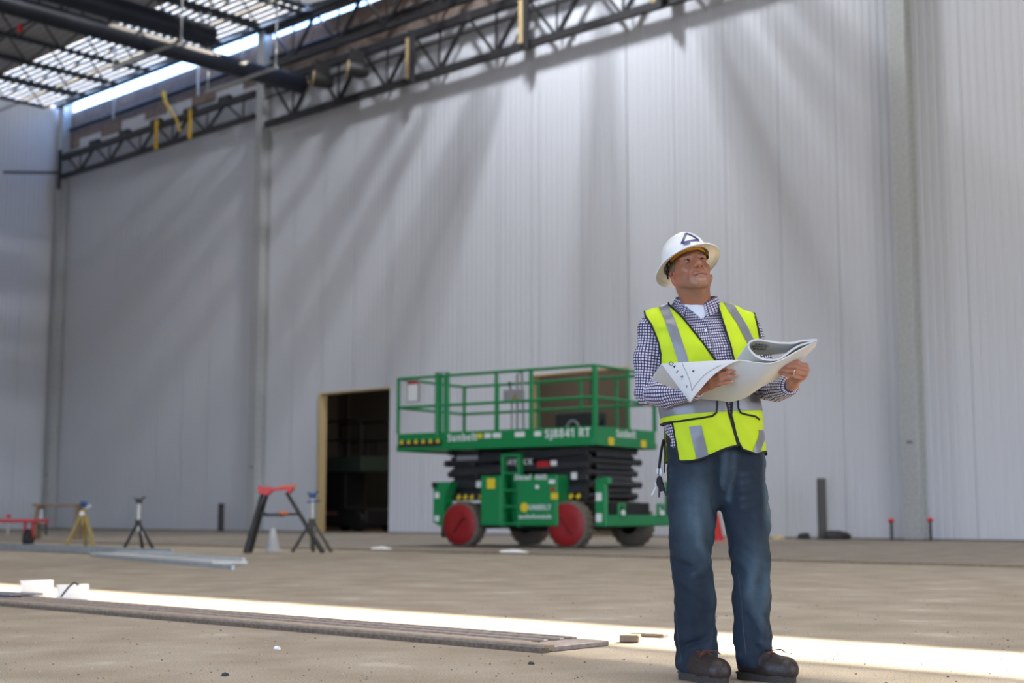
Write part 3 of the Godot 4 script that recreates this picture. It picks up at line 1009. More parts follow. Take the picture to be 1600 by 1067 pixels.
# the darker machines in the room behind the doorways
func build_beyond() -> void:
	var mg := mat(lin(0.03, 0.05, 0.04), 0.6)
	var t := thing("scissor_lift", "dark scissor lift in the dim room, seen through the left doorway", "lift", Vector3(-44.3, 0, -37.2), deg_to_rad(-4))
	var mb := MB.new()
	mb.box(Vector3(0, 1.35, 0), Vector3(1.7, 2.3, 1.0), Basis.IDENTITY, 0.04)
	obj("scissor_stack", mb, M.black, t)
	mb = MB.new()
	mb.box(Vector3(0.45, 2.62, 0), Vector3(3.5, 0.6, 1.5), Basis.IDENTITY, 0.03)
	obj("platform", mb, mg, t)
	for z in [-0.7, 0.7]:
		mb = MB.new()
		mb.tube([Vector3(-1.2, 2.9, z), Vector3(-1.2, 4.35, z), Vector3(1.75, 4.35, z), Vector3(2.1, 4.1, z), Vector3(2.1, 2.9, z)], 0.05, 8)
		mb.tube([Vector3(-1.2, 3.6, z), Vector3(2.1, 3.6, z)], 0.05, 8)
		mb.tube([Vector3(0.6, 2.9, z), Vector3(0.6, 3.6, z)], 0.05, 8)
		mb.tube([Vector3(1.3, 2.9, z), Vector3(1.3, 3.6, z)], 0.05, 8)
		obj("guard_rail", mb, M.black, t)
	mb = MB.new()
	mb.box(Vector3(0.6, 0.55, 0), Vector3(3.6, 0.7, 1.3), Basis.IDENTITY, 0.08)
	obj("chassis", mb, M.black, t)
	for x in [-0.8, 2.0]:
		for z in [-0.75, 0.75]:
			mb = MB.new()
			mb.lathe([Vector2(0, -0.12), Vector2(0.38, -0.12), Vector2(0.4, 0), Vector2(0.38, 0.12), Vector2(0, 0.12)], Vector3(x, 0.4, z), Basis(Vector3.RIGHT, PI / 2), 20)
			obj("wheel", mb, M.black, t)
	mb = MB.new()
	mb.box(Vector3(0.1, 0.72, 0.67), Vector3(0.9, 0.16, 0.02))
	obj("sticker", mb, mat(lin(0.2, 0.1, 0.1), 0.6), t)
	t = thing("generator", "dark machine with an upright mast at the right edge of the left doorway", "machine", Vector3(-40.7, 0, -38.6), 0.0)
	mb = MB.new()
	mb.box(Vector3(0, 0.9, 0), Vector3(1.5, 1.3, 0.9), Basis.IDENTITY, 0.06)
	obj("body", mb, M.black, t)
	mb = MB.new()
	mb.box(Vector3(-0.5, 1.6, 0.2), Vector3(0.28, 2.4, 0.3), Basis.IDENTITY, 0.03)
	mb.box(Vector3(0.2, 2.5, 0.2), Vector3(1.2, 0.35, 0.3), Basis.IDENTITY, 0.03)
	obj("mast", mb, M.black, t)
	mb = MB.new()
	mb.box(Vector3(0.3, 1.75, 0.3), Vector3(0.5, 0.9, 0.2), Basis.IDENTITY, 0.03)
	obj("panel", mb, M.grey, t)
	for x in [-0.5, 0.5]:
		mb = MB.new()
		mb.lathe([Vector2(0, -0.12), Vector2(0.3, -0.12), Vector2(0.32, 0), Vector2(0.3, 0.12), Vector2(0, 0.12)], Vector3(x, 0.31, 0.5), Basis(Vector3.RIGHT, PI / 2), 20)
		obj("wheel", mb, M.black, t)
	# unseen lamp, placed to keep the room from going black
	var l := thing("unseen_ceiling_lamp", "small unseen lamp placed to brighten the dim room", "lamp", Vector3(-36.5, 7.6, -39.5))
	mb = MB.new()
	mb.box(Vector3(0, 0.2, 0), Vector3(0.4, 0.1, 0.4), Basis.IDENTITY, 0.02)
	obj("housing", mb, M.grey, l)
	mb = MB.new()
	mb.box(Vector3(0, 0.0, 0), Vector3(0.3, 0.1, 0.3), Basis.IDENTITY, 0.02)
	var gm := mat(Color.WHITE, 0.5)
	gm.emission_enabled = true
	gm.emission = Color(1, 0.85, 0.65)
	gm.emission_energy_multiplier = 2.0
	obj("bulb", mb, gm, l)
	var ol := OmniLight3D.new()
	ol.name = "unseen_ceiling_lamp_light"
	ol.position = l.position
	ol.light_color = Color(1, 0.95, 0.88)
	ol.light_energy = 10.0
	ol.omni_range = 60.0
	ol.omni_attenuation = 2.0
	ol.light_size = 0.1
	ol.shadow_enabled = true
	add_child(ol)

# ---------------------------------------------------------------- stands, carts and loose things on the floor
const FACE := 0.7547   # turn that lays a thing's x axis along the picture

func build_props() -> void:
	var mb: MB
	M.steel_dark = mat(lin(0.03, 0.028, 0.026), 0.5, 0.3)
	M.bronze = mat(lin(0.07, 0.06, 0.045), 0.5, 0.3)
	M.leg_yellow = mat(lin(0.33, 0.24, 0.07), 0.55)
	M.blue = mat(lin(0.01, 0.06, 0.2), 0.45)
	M.bright_red = mat(lin(0.55, 0.02, 0.015), 0.4)
	M.orange = mat(lin(0.7, 0.16, 0.03), 0.5)
	M.wood = noisy(lin(0.20, 0.14, 0.09), lin(0.30, 0.22, 0.15), 0.8, 0.0, 0.5, 51, 0.01, 3)
	M.sheet = noisy(lin(0.50, 0.51, 0.49), lin(0.6, 0.6, 0.57), 0.5, 0.2, 1.0, 52)
	M.sheet_blue = noisy(lin(0.36, 0.40, 0.42), lin(0.46, 0.49, 0.50), 0.4, 0.4, 1.2, 53)
	# tripod pipe vise: thick black legs, red head, tray
	var t := thing("pipe_vise_stand", "black tripod pipe vise stand with a red head and a tray between its legs", "stand", Vector3(-19.913, 0, -15.433), FACE)
	var s := 0.01108
	for l in [[Vector3(-36, 95, 0), Vector3(-59, 0, 8), 0.046], [Vector3(1, 94, 0), Vector3(61, 0, 6), 0.038], [Vector3(-30, 94, -8), Vector3(-62, 0, -40), 0.038]]:
		mb = MB.new()
		mb.tube([l[0] * s, (l[0] * 0.5 + l[1] * 0.5) * s, l[1] * s], [l[2] * 0.8, l[2], l[2] * 1.25], 10)
		obj("leg", mb, M.steel_dark, t)
	mb = MB.new()
	mb.prism(PackedVector2Array([Vector2(-42, -5), Vector2(-28, -9), Vector2(-20, -2), Vector2(2, 0), Vector2(6, -6), Vector2(13, 2), Vector2(8, 4), Vector2(-14, 3), Vector2(-24, 4), Vector2(-42, 6)]), -0.13, 0.13, Vector3(0, 1.09, 0), Basis.IDENTITY.scaled(Vector3(s, s, 1)))
	var head := obj("head", mb, M.bright_red, t)
	mb = MB.new()
	mb.box(Vector3(-0.02, 1.14, 0), Vector3(0.16, 0.04, 0.12), Basis.IDENTITY, 0.015)
	mb.tube([Vector3(0.02, 1.12, 0), Vector3(0.18, 1.17, 0.02)], 0.022, 8)
	obj("jaw", mb, M.orange, head)
	mb = MB.new()
	mb.box(Vector3(-0.22, 0.655, 0), Vector3(0.38, 0.05, 0.36), Basis.IDENTITY, 0.012)
	mb.tube([Vector3(-0.48, 0.72, 0.02), Vector3(-0.3, 0.66, 0.02), Vector3(0.28, 0.67, 0.04)], 0.022, 8)
	obj("tray", mb, M.steel_dark, t)
	mb = MB.new()
	mb.box(Vector3(-0.02, 0.69, 0.1), Vector3(0.16, 0.05, 0.1), Basis.IDENTITY, 0.012)
	obj("tool", mb, M.orange, t)
	var bag := thing("cone_marker", "small grey-white cone on the floor behind the black tripod leg", "cone", Vector3(-21.0, 0, -16.0), FACE)
	mb = MB.new()
	mb.lathe([Vector2(0, 0), Vector2(0.17, 0), Vector2(0.17, 0.02), Vector2(0.13, 0.03), Vector2(0.045, 0.42), Vector2(0, 0.42)], Vector3.ZERO, Basis.IDENTITY, 16)
	obj("body", mb, M.sheet, bag)
	# pipe stands
	pipe_stand("grey tripod pipe stand with a blue head, right beside the red pipe vise stand", Vector3(-19.95, 0, -16.05), 0.0113, [[-30, 2], [-2, -34], [32, 4]], 92, M.bronze, M.blue, M.sheet, true)
	pipe_stand("slim black tripod pipe stand with a V-shaped head, right of the yellow tripod", Vector3(-24.638, 0, -15.487), 0.01254, [[-21, 0], [0, -30], [24, 0]], 78, M.steel_dark, M.steel_dark, M.sheet, false)
	t = thing("pipe_stand", "yellow tripod stand with a blue ball on top, in front of the wooden bench", "stand", Vector3(-25.949, 0, -14.996), FACE, "pipe stands on the floor")
	s = 0.01279
	for l in [[Vector3(0, 52, 0), Vector3(-23, 0, 0)], [Vector3(6, 52, 0), Vector3(24, 0, 4)], [Vector3(2, 50, -6), Vector3(2, 1, -26)]]:
		mb = MB.new()
		mb.bar(l[0] * s, l[1] * s, 0.07, 0.075, Vector3.BACK, 0.012)
		obj("leg", mb, M.leg_yellow, t)
	mb = MB.new()
	mb.tube([Vector3(0.03, 0.45, 0), Vector3(0.05, 0.82, 0)], 0.045, 10)
	obj("post", mb, M.leg_yellow, t)
	mb = MB.new()
	mb.ball(Vector3(0.05, 0.87, 0.02), Vector3(0.075, 0.075, 0.075), 14)
	obj("ball", mb, M.blue, t)
	mb = MB.new()
	mb.ball(Vector3(0.03, 0.68, 0.06), Vector3(0.055, 0.06, 0.04), 12)
	mb.tube([Vector3(0.02, 0.76, 0.0), Vector3(0.19, 0.84, 0.0)], 0.02, 6)
	obj("knob", mb, M.white, t)
	# wooden bench
	t = thing("bench", "worn brown wooden bench behind the yellow tripod, before the left corner column", "bench", Vector3(-35.0, 0, -19.6), FACE)
	s = 0.01705
	mb = MB.new()
	mb.box(Vector3(-0.02, 53.5 * s, 0), Vector3(76 * s, 0.07, 0.5), Basis.IDENTITY, 0.012)
	obj("top", mb, M.wood, t)
	for l in [[-31.0, -37.0], [30.0, 30.0]]:
		for z in [-0.18, 0.18]:
			mb = MB.new()
			mb.bar(Vector3(l[0] * s, 52 * s, z), Vector3(l[1] * s, 0, z), 0.11, 0.12, Vector3.BACK, 0.012)
			obj("leg", mb, M.wood, t)
	mb = MB.new()
	mb.box(Vector3(-0.46, 0.62, 0), Vector3(0.12, 0.4, 0.34), Basis.IDENTITY, 0.01)
	obj("brace", mb, M.sheet_blue, t)
	# red cart
	t = thing("flat_cart", "low red flatbed cart with black wheels at the left edge of the hall", "cart", Vector3(-26.834, 0, -14.164), FACE)
	s = 0.01279
	mb = MB.new()
	mb.box(Vector3(-0.75, 42 * s, -0.1), Vector3(2.35, 0.065, 0.75), Basis.IDENTITY, 0.015)
	obj("deck", mb, M.red, t)
	for x in [-1.6, 0.2]:
		mb = MB.new()
		mb.box(Vector3(x - 0.06, 0.36, 0.1), Vector3(0.06, 0.3, 0.06), Basis.IDENTITY, 0.01)
		mb.box(Vector3(x + 0.09, 0.36, 0.1), Vector3(0.06, 0.3, 0.06), Basis.IDENTITY, 0.01)
		obj("fork", mb, M.red, t)
		mb = MB.new()
		mb.lathe([Vector2(0, -0.07), Vector2(0.16, -0.07), Vector2(0.19, -0.04), Vector2(0.19, 0.04), Vector2(0.16, 0.07), Vector2(0, 0.07)], Vector3(x + 0.01, 0.19, 0.1), Basis(Vector3.BACK, PI / 2) * Basis(Vector3.RIGHT, 0.0), 24, false)
		obj("wheel", mb, M.black, t)
	# marker stakes with red caps, along the walls
	var stakes := [[Vector3(-18.05, 0, -33.35), 0.52, "red-capped stake left of the nearest column"], [Vector3(-17.0, 0, -33.4), 0.55, "red-capped stake right of the nearest column"], [Vector3(-43.6, 0, -22.6), 0.62, "red-capped stake above the red cart, against the left wall"], [Vector3(-42.8, 0, -23.5), 0.40, "red-capped stake between the bench legs"]]
	for k in stakes:
		t = thing("marker_stake", k[2], "stake", k[0], FACE, "red-capped stakes by the walls")
		mb = MB.new()
		mb.tube([Vector3(0, 0, 0), Vector3(0, k[1], 0)], 0.035, 8)
		obj("rod", mb, M.steel_dark if k[1] != 0.62 else M.sheet, t)
		mb = MB.new()
		mb.lathe([Vector2(0, 0), Vector2(0.075, 0), Vector2(0.08, 0.04), Vector2(0.045, 0.10), Vector2(0, 0.11)], Vector3(0, k[1] - 0.06, 0), Basis.IDENTITY, 12, true)
		obj("cap", mb, M.bright_red, t)
	# bollards
	for k in [[Vector3(-20.03, 0, -33.3), 1.62, "tall dark grey bollard pipe right of the man, before the ribbed wall"], [Vector3(-47.06, 0, -33.3), 1.1, "short dark bollard pipe left of the second column"]]:
		t = thing("bollard", k[2], "bollard", k[0], FACE, "bollard pipes by the back wall")
		mb = MB.new()
		mb.lathe([Vector2(0, 0), Vector2(0.12, 0), Vector2(0.12, k[1] - 0.02), Vector2(0.11, k[1]), Vector2(0.095, k[1]), Vector2(0.095, k[1] - 0.2), Vector2(0, k[1] - 0.2)], Vector3.ZERO, Basis.IDENTITY, 20, false)
		obj("pipe", mb, mat(lin(0.09, 0.088, 0.088), 0.6) if k[1] > 1.5 else mat(lin(0.035, 0.038, 0.045), 0.6), t)
		mb = MB.new()
		mb.lathe([Vector2(0, 0), Vector2(0.19, 0), Vector2(0.19, 0.03), Vector2(0, 0.03)], Vector3.ZERO, Basis.IDENTITY, 20, false)
		obj("collar", mb, M.steel_dark, t)
	for k in [[Vector3(-19.55, 0, -33.2), Vector3(0.38, 0.24, 0.2), 3, "crumpled black plastic heap right of the tall grey bollard"], [Vector3(-20.5, 0, -33.15), Vector3(0.2, 0.17, 0.16), 4, "crumpled black plastic heap left of the tall grey bollard"]]:
		tag(lump("plastic_heap", k[0], k[1], k[2], M.black, FACE), k[3], "heap", "black plastic heaps by the bollard")
	tag(lump("foam_scrap", Vector3(-21.15, 0, -32.9), Vector3(0.2, 0.1, 0.1), 6, M.tan, FACE), "small tan scrap on the floor beside the man's leg, before the wall", "scrap")
	# red cone seen between the man's legs
	t = thing("traffic_cone", "red cone near the back wall, seen between the man's legs", "cone", Vector3(-20.6, 0, -29.3), FACE)
	mb = MB.new()
	mb.lathe([Vector2(0, 0.03), Vector2(0.17, 0.03), Vector2(0.04, 0.7), Vector2(0.03, 0.72), Vector2(0, 0.72)], Vector3.ZERO, Basis.IDENTITY, 20)
	obj("body", mb, M.bright_red, t)
	mb = MB.new()
	mb.box(Vector3(0, 0.015, 0), Vector3(0.4, 0.03, 0.4), Basis.IDENTITY, 0.01)
	obj("base", mb, M.bright_red, t)
	# pale metal sheets and studs lying on the floor at the left
	mb = MB.new()
	var a := Vector3(-29.5, 0.03, -13.7)
	var b := Vector3(-20.3, 0.03, -13.05)
	mb.bar(a, b, 0.75, 0.05, Vector3.UP, 0.01)
	mb.bar(a + Vector3(0, 0.03, -0.36), b + Vector3(0, 0.03, -0.36), 0.03, 0.07, Vector3.UP)
	mb.bar(a + Vector3(0, 0.03, 0.36), b + Vector3(0, 0.03, 0.36), 0.03, 0.07, Vector3.UP)
	tag(obj("metal_sheet", mb, M.sheet_blue), "long bluish metal sheet lying on the floor below the cart and the tripods", "sheet")
	mb = MB.new()
	a = Vector3(-20.2, 0.02, -11.95)
	b = Vector3(-14.36, 0.02, -10.36)
	mb.bar(a, b, 0.04, 0.07, Vector3.UP, 0.008)
	tag(obj("steel_stud", mb, M.sheet_blue), "thin grey steel stud on the floor, nearer of the two below the tripods", "stud")
	mb = MB.new()
	a = Vector3(-20.6, 0.03, -12.35)
	b = Vector3(-15.6, 0.03, -11.2)
	mb.bar(a, b, 0.5, 0.045, Vector3.UP, 0.01)
	mb.bar(a + Vector3(0, 0.02, -0.22), b + Vector3(0, 0.02, -0.22), 0.03, 0.09, Vector3.UP)
	tag(obj("metal_tray", mb, M.sheet), "pale cream metal tray lying on the floor behind the thin grey stud", "panel")
	build_foreground()

func pipe_stand(label: String, at: Vector3, s: float, feet: Array, top: float, leg: Material, headm: Material, tube: Material, crank: bool) -> void:
	var t := thing("pipe_stand", label, "stand", at, FACE, "pipe stands on the floor")
	var y0 := top * 0.55
	for f in feet:
		var mb := MB.new()
		mb.tube([Vector3(0, y0, 0) * s, Vector3(f[0], 0, f[1]) * s], [0.022, 0.034], 8)
		obj("leg", mb, leg, t)
	var mb := MB.new()
	mb.tube([Vector3(0, y0 - 6, 0) * s, Vector3(0, top - 6, 0) * s], 0.036, 10)
	obj("post", mb, tube, t)
	mb = MB.new()
	mb.tube([Vector3(0, 4, 0) * s, Vector3(0, y0, 0) * s] if crank else [Vector3(0, y0 - 16, 0) * s, Vector3(0, y0 - 2, 0) * s], 0.026, 8)
	obj("screw", mb, leg if crank else tube, t)
	mb = MB.new()
	mb.lathe([Vector2(0, -0.1), Vector2(0.06, -0.1), Vector2(0.06, 0.02), Vector2(0, 0.02)], Vector3(0, y0, 0) * s, Basis.IDENTITY, 12)
	obj("collar", mb, leg, t)
	mb = MB.new()
	mb.box(Vector3(0, top - 4, 0) * s, Vector3(0.12, 0.1, 0.1), Basis.IDENTITY, 0.02)
	mb.bar(Vector3(0, top - 4, 0) * s, Vector3(10, top + 3, 0) * s, 0.035, 0.05, Vector3.BACK, 0.01)
	mb.bar(Vector3(0, top - 4, 0) * s, Vector3(-8, top + 1, 0) * s, 0.03, 0.04, Vector3.BACK, 0.01)
	if crank:
		mb.tube([Vector3(-8, top - 14, 2) * s, Vector3(13, top - 12, 2) * s], 0.018, 6)
	obj("head", mb, headm, t)

# an irregular lump resting on the floor
func lump(called: String, at: Vector3, r: Vector3, sd: int, m: Material, turn := 0.0) -> MeshInstance3D:
	var f := FastNoiseLite.new()
	f.seed = sd
	f.frequency = 1.1
	var mb := MB.new()
	var seg := 14
	var ring := 7
	var P := func(i: int, j: int) -> Vector3:
		var a := TAU * (j % seg) / seg
		var e := PI * 0.5 * i / ring
		var d := Vector3(cos(a) * cos(e), sin(e), -sin(a) * cos(e))
		var k := 1.0 + 0.45 * f.get_noise_3dv(d * 1.6)
		return d * r * k
	for i in ring:
		for j in seg:
			mb.quad(P.call(i, j), P.call(i, j + 1), P.call(i + 1, j + 1), P.call(i + 1, j))
	var o := obj(called, mb, m)
	o.position = at
	o.rotation.y = turn
	return o

func build_foreground() -> void:
	var mb: MB
	# stack of ribbed steel deck sheets at the edge of the sunlit strip
	var t := thing("steel_deck_sheet", "long dusty ribbed steel deck sheet lying on the floor along the sunlit strip", "sheet", Vector3(-4.66, 0, -5.24), 0.012)
	M.dusty = noisy(lin(0.24, 0.18, 0.125), lin(0.34, 0.27, 0.20), 0.75, 0.0, 0.7, 61, 0.02, 5)
	M.dusty_dark = noisy(lin(0.10, 0.07, 0.045), lin(0.17, 0.13, 0.09), 0.85, 0.0, 0.5, 62, 0.03, 4)
	M.dusty_mauve = noisy(lin(0.20, 0.165, 0.15), lin(0.30, 0.25, 0.23), 0.7, 0.1, 0.6, 63, 0.02, 5)
	mb = MB.new()
	mb.box(Vector3(-4.5, 0.014, -0.22), Vector3(9, 0.026, 0.44), Basis.IDENTITY, 0.004)
	obj("sheet", mb, M.dusty_mauve, t)
	mb = MB.new()
	mb.box(Vector3(-4.5, 0.022, 0.02), Vector3(9.0, 0.036, 0.085), Basis.IDENTITY, 0.006)
	obj("edge_flange", mb, M.dusty, t)
	mb = MB.new()
	mb.box(Vector3(-4.5, 0.011, 0.06), Vector3(9.02, 0.024, 0.05))
	obj("bottom_edge", mb, M.dusty_dark, t)
	for z in [-0.06, -0.185, -0.31, -0.41]:
		mb = MB.new()
		mb.box(Vector3(-4.6, 0.030, z), Vector3(8.8, 0.014, 0.04), Basis.IDENTITY, 0.006)
		obj("rib", mb, M.dusty_mauve, t)
	mb = MB.new()
	for z in [-0.115, -0.245, -0.36]:
		for k in 90:
			mb.bar(Vector3(-0.2 - k * 0.09, 0.029, z - 0.022), Vector3(-0.245 - k * 0.09, 0.029, z + 0.022), 0.024, 0.012)
	obj("embossments", mb, M.dusty_dark, t).set_meta("kind", "stuff")
	# boards at its right end
	mb = MB.new()
	mb.box(Vector3(0, 0.022, 0), Vector3(0.1, 0.035, 0.09), Basis.IDENTITY, 0.004)
	var o := obj("timber_offcut", mb, M.wood)
	o.position = Vector3(-4.72, 0, -5.92)
	o.rotation.y = 0.5
	tag(o, "small timber block at the right end of the ribbed deck sheet", "offcut", "timber offcuts in the sun strip")
	mb = MB.new()
	mb.box(Vector3(0, 0.012, 0), Vector3(0.2, 0.02, 0.07), Basis.IDENTITY, 0.004)
	o = obj("timber_offcut", mb, M.wood)
	o.position = Vector3(-4.85, 0, -6.25)
	o.rotation.y = 0.2
	tag(o, "thin timber slip lying in the sunlight just behind the deck sheet's end", "offcut", "timber offcuts in the sun strip")
	# white channels and a dark plate at the far left of the strip
	for k in [[Vector3(-10.15, 0, -5.82), 0.24, 0.34, "white metal channel on edge at the left end of the sun strip, right one"], [Vector3(-10.95, 0, -5.95), 0.26, 0.4, "white metal channel on edge at the left end of the sun strip, left one"]]:
		t = thing("metal_channel", k[3], "channel", k[0], FACE + 0.5, "white channels in the sun strip")
		mb = MB.new()
		mb.box(Vector3(0, 0.06, 0), Vector3(k[1], 0.12, 0.008))
		mb.box(Vector3(0, 0.006, -0.03), Vector3(k[1], 0.008, 0.06))
		obj("web", mb, M.white, t)
		mb = MB.new()
		mb.box(Vector3(0, 0.117, -0.03), Vector3(k[1], 0.008, 0.06))
		obj("flange", mb, M.white, t)
	mb = MB.new()
	mb.box(Vector3(0, 0.03, 0), Vector3(0.9, 0.012, 0.3), Basis.IDENTITY, 0.003)
	o = obj("dark_plate", mb, mat(lin(0.10, 0.11, 0.14), 0.5))
	o.position = Vector3(-10.75, 0.02, -5.45)
	o.rotation.y = 0.15
	tag(o, "flat dark plate at the left edge, beside the white channels", "plate")
	mb = MB.new()
	mb.tube([Vector3(-0.06, 0.012, 0), Vector3(0.0, 0.09, 0), Vector3(0.04, 0.12, 0), Vector3(0.07, 0.1, 0)], 0.008, 6)
	o = obj("wire_hook", mb, M.steel_dark)
	o.position = Vector3(-9.93, 0.03, -5.66)
	o.rotation.y = FACE
	tag(o, "small bent wire standing up from the deck sheet at the left", "wire")
	# grit and crumbs strewn over the near floor
	var rng := RandomNumberGenerator.new()
	rng.seed = 77
	mb = MB.new()
	mb.use_col = true
	for q in [[900, 0.002, 0.0058, Color(0.07, 0.06, 0.05)], [60, 0.004, 0.008, Color(0.05, 0.045, 0.04)], [400, 0.002, 0.0065, Color(0.50, 0.47, 0.42)], [400, 0.002, 0.006, Color(0.22, 0.18, 0.135)]]:
		mb.col = q[3]
		for k in q[0]:
			var d := 3.6 + 9.0 * pow(rng.randf(), 1.8)
			var ang := deg_to_rad(43.24) + rng.randf_range(-0.42, 0.42)
			var p := Vector3(-sin(ang) * d, 0, -cos(ang) * d)
			var r := rng.randf_range(q[1], q[2])
			if (p.x < -4.6 and p.z < -5.1 and p.z > -5.85) or (p - MAN_AT).length() < 0.5:
				continue
			mb.box(p + Vector3(0, r * 0.3, 0), Vector3(r * rng.randf_range(0.8, 2.0), r * 0.9, r), Basis(Vector3.UP, rng.randf() * TAU), r * 0.2)
	var gm := mat(Color.WHITE, 0.9)
	gm.vertex_color_use_as_albedo = true
	var g := obj("floor_grit", mb, gm)
	g.set_meta("kind", "stuff")
	g.set_meta("label", "dark and pale grit strewn over the near concrete floor")
	g.set_meta("category", "grit")
	for k in [[Vector3(-4.96, 0, -3.55), 0.014, M.steel_dark, "small dark stone on the floor near the bottom left"], [Vector3(-5.75, 0, -4.42), 0.015, M.white, "small white chip on the floor, left of the centre"], [Vector3(-4.35, 0, -4.75), 0.012, M.steel_dark, "small dark stone in front of the deck sheet's right end"]]:
		tag(lump("stone", k[0], Vector3(k[1] * 1.5, k[1], k[1]), 9, k[2]), k[3], "stone", "single stones on the near floor")
	for k in [[Vector3(-41.5, 0, -26.3), Vector3(0.12, 0.12, 0.1), "white crumpled scrap far back between the tripods and the bollard"], [Vector3(-16.9, 0, -18.0), Vector3(0.28, 0.06, 0.14), "pale scrap on the floor in front of the lift's right wheel"], [Vector3(-20.2, 0, -17.9), Vector3(0.22, 0.06, 0.14), "pale scrap on the floor in front of the lift's left wheel"]]:
		tag(lump("paper_scrap", k[0], k[1], 12, M.white, FACE), k[2], "scrap", "pale scraps on the far floor")

# ---------------------------------------------------------------- things under the roof
func build_overhead() -> void:
	var mb: MB
	for k in [[Vector3(-42.4, 17.1, -33.3), 0.34, "long dark round duct under the joists, lower one, ending at the wall truss"], [Vector3(-43.8, 18.55, -30.0), 0.42, "thick dark round duct under the joists, upper one, nearer the roof"]]:
		var t := thing("round_duct", k[2], "duct", k[0], 0, "dark round ducts under the roof")
		mb = MB.new()
		var r: float = k[1]
		var prof := [Vector2(0, 0)]
		var y := 0.0
		prof.append(Vector2(r, 0.0))
		prof.append(Vector2(r, 22.0))
		prof.append(Vector2(0, 22.0))
		mb.lathe(prof, Vector3.ZERO, Basis(Vector3.RIGHT, PI / 2), 28, false)
		obj("pipe", mb, M.duct, t)
		for j in 7:
			mb = MB.new()
			mb.lathe([Vector2(r - 0.01, 0), Vector2(r + 0.018, 0), Vector2(r + 0.018, 0.06), Vector2(r - 0.01, 0.06)], Vector3(0, 0, 1.2 + j * 3.0), Basis(Vector3.RIGHT, PI / 2), 28)
			obj("seam_ring", mb, M.duct, t)
		if r < 0.4:
			mb = MB.new()
			mb.lathe([Vector2(r * 0.55, -0.06), Vector2(r * 0.95, -0.06), Vector2(r * 0.95, 0.02), Vector2(r * 0.55, 0.02)], Vector3.ZERO, Basis(Vector3.RIGHT, PI / 2), 24)
			obj("end_collar", mb, M.tan, t)
	# trapeze hangers under the ducts
	var i := 0
	for k in [[-30.4, 16.66], [-26.4, 16.66]]:
		var t := thing("duct_hanger", ["grey trapeze hanger under the dark ducts, nearer the wall", "grey trapeze hanger under the dark ducts, farther from the wall"][i], "hanger", Vector3(-42.4, k[1], k[0]), 0, "trapeze hangers under the ducts")
		i += 1
		mb = MB.new()
		mb.bar(Vector3(-2.2, 0, 0), Vector3(2.2, 0, 0), 0.09, 0.09)
		obj("strut", mb, M.galv, t)
		for x in [-2.1, 2.1]:
			mb = MB.new()
			mb.tube([Vector3(x, 0, 0), Vector3(x, 3.47, 0)], 0.035, 6)
			obj("rod", mb, M.galv, t)
	# drum lamps clamped to the truss near the duct's end
	var drums := [["dark drum floodlight with a tan ring, just right of the duct's end", Vector3(-41.0, 16.95, -32.72), 0.3], ["dark drum floodlight with a tan ring, second one from the duct's end", Vector3(-39.0, 16.9, -32.72), 0.22]]
	for d in drums:
		var t := thing("floodlight", d[0], "floodlight", d[1], 0, "drum floodlights on the truss")
		var b := Basis(Quaternion(Vector3.UP, Vector3(-0.55, d[2] * 0.4, 0.8).normalized()))
		mb = MB.new()
		mb.lathe([Vector2(0, -0.75), Vector2(0.2, -0.75), Vector2(0.3, -0.5), Vector2(0.3, 0.0), Vector2(0.22, 0.02), Vector2(0, 0.02)], Vector3.ZERO, b, 20, false)
		obj("housing", mb, M.black_steel, t)
		mb = MB.new()
		mb.lathe([Vector2(0.17, 0.0), Vector2(0.29, 0.0), Vector2(0.29, 0.07), Vector2(0.17, 0.07)], Vector3.ZERO, b, 20)
		obj("ring", mb, M.tan, t)
		mb = MB.new()
		mb.box(Vector3(0.1, 0.45, -0.32), Vector3(0.08, 0.6, 0.72), Basis.IDENTITY, 0.01)
		obj("bracket", mb, M.black_steel, t)
	# yellow things of the left bay
	for k in [[-52.75, "yellow upright in the far left truss, left one"], [-50.2, "yellow upright in the far left truss, right one"]]:
		mb = MB.new()
		mb.box(Vector3(k[0], 17.1, -33.445), Vector3(0.16, 1.3, 0.1), Basis.IDENTITY, 0.01)
		tag(obj("timber_upright", mb, M.yellow), k[1], "upright", "yellow uprights in the far left truss")
	mb = MB.new()
	mb.tube([Vector3(-52.2, 18.9, -33.37), Vector3(-52.0, 18.4, -33.37), Vector3(-51.2, 17.5, -33.42), Vector3(-50.9, 16.9, -33.43)], [0.12, 0.08, 0.05, 0.05], 6)
	tag(obj("lifting_strap", mb, M.yellow), "yellow lifting strap hanging over the far left truss", "strap")
	mb = MB.new()
	mb.tube([Vector3(-49.65, 20.0, -33.42), Vector3(-49.65, 19.5, -33.4), Vector3(-49.63, 18.9, -33.4), Vector3(-49.6, 18.2, -33.4)], 0.05, 6)
	tag(obj("hanging_cable", mb, M.white), "short pale cable hanging from the eaves beam above the far left truss", "cable")
	for k in [[-56.3, "thin grey drop rod near the corner column"], [-46.6, "thin grey drop rod left of the second column"]]:
		mb = MB.new()
		mb.tube([Vector3(k[0], 20.0, -33.42), Vector3(k[0], 18.5, -33.42)], 0.05, 6)
		tag(obj("drop_rod", mb, M.galv), k[1], "rod", "drop rods from the eaves beam")
	# wall bracket pole left of the corner column
	mb = MB.new()
	mb.tube([Vector3(-60.9, 16.75, -33.3), Vector3(-60.9, 16.3, -30.6)], 0.06, 8)
	tag(obj("outrigger_pole", mb, M.black_steel), "thin dark pole sticking out from the corner column", "pole")
	mb = MB.new()
	mb.box(Vector3(-60.82, 16.9, -33.35), Vector3(0.12, 1.9, 0.16), Basis.IDENTITY, 0.01)
	tag(obj("wall_bracket", mb, M.black_steel), "upright black bracket on the left side of the corner column", "bracket")
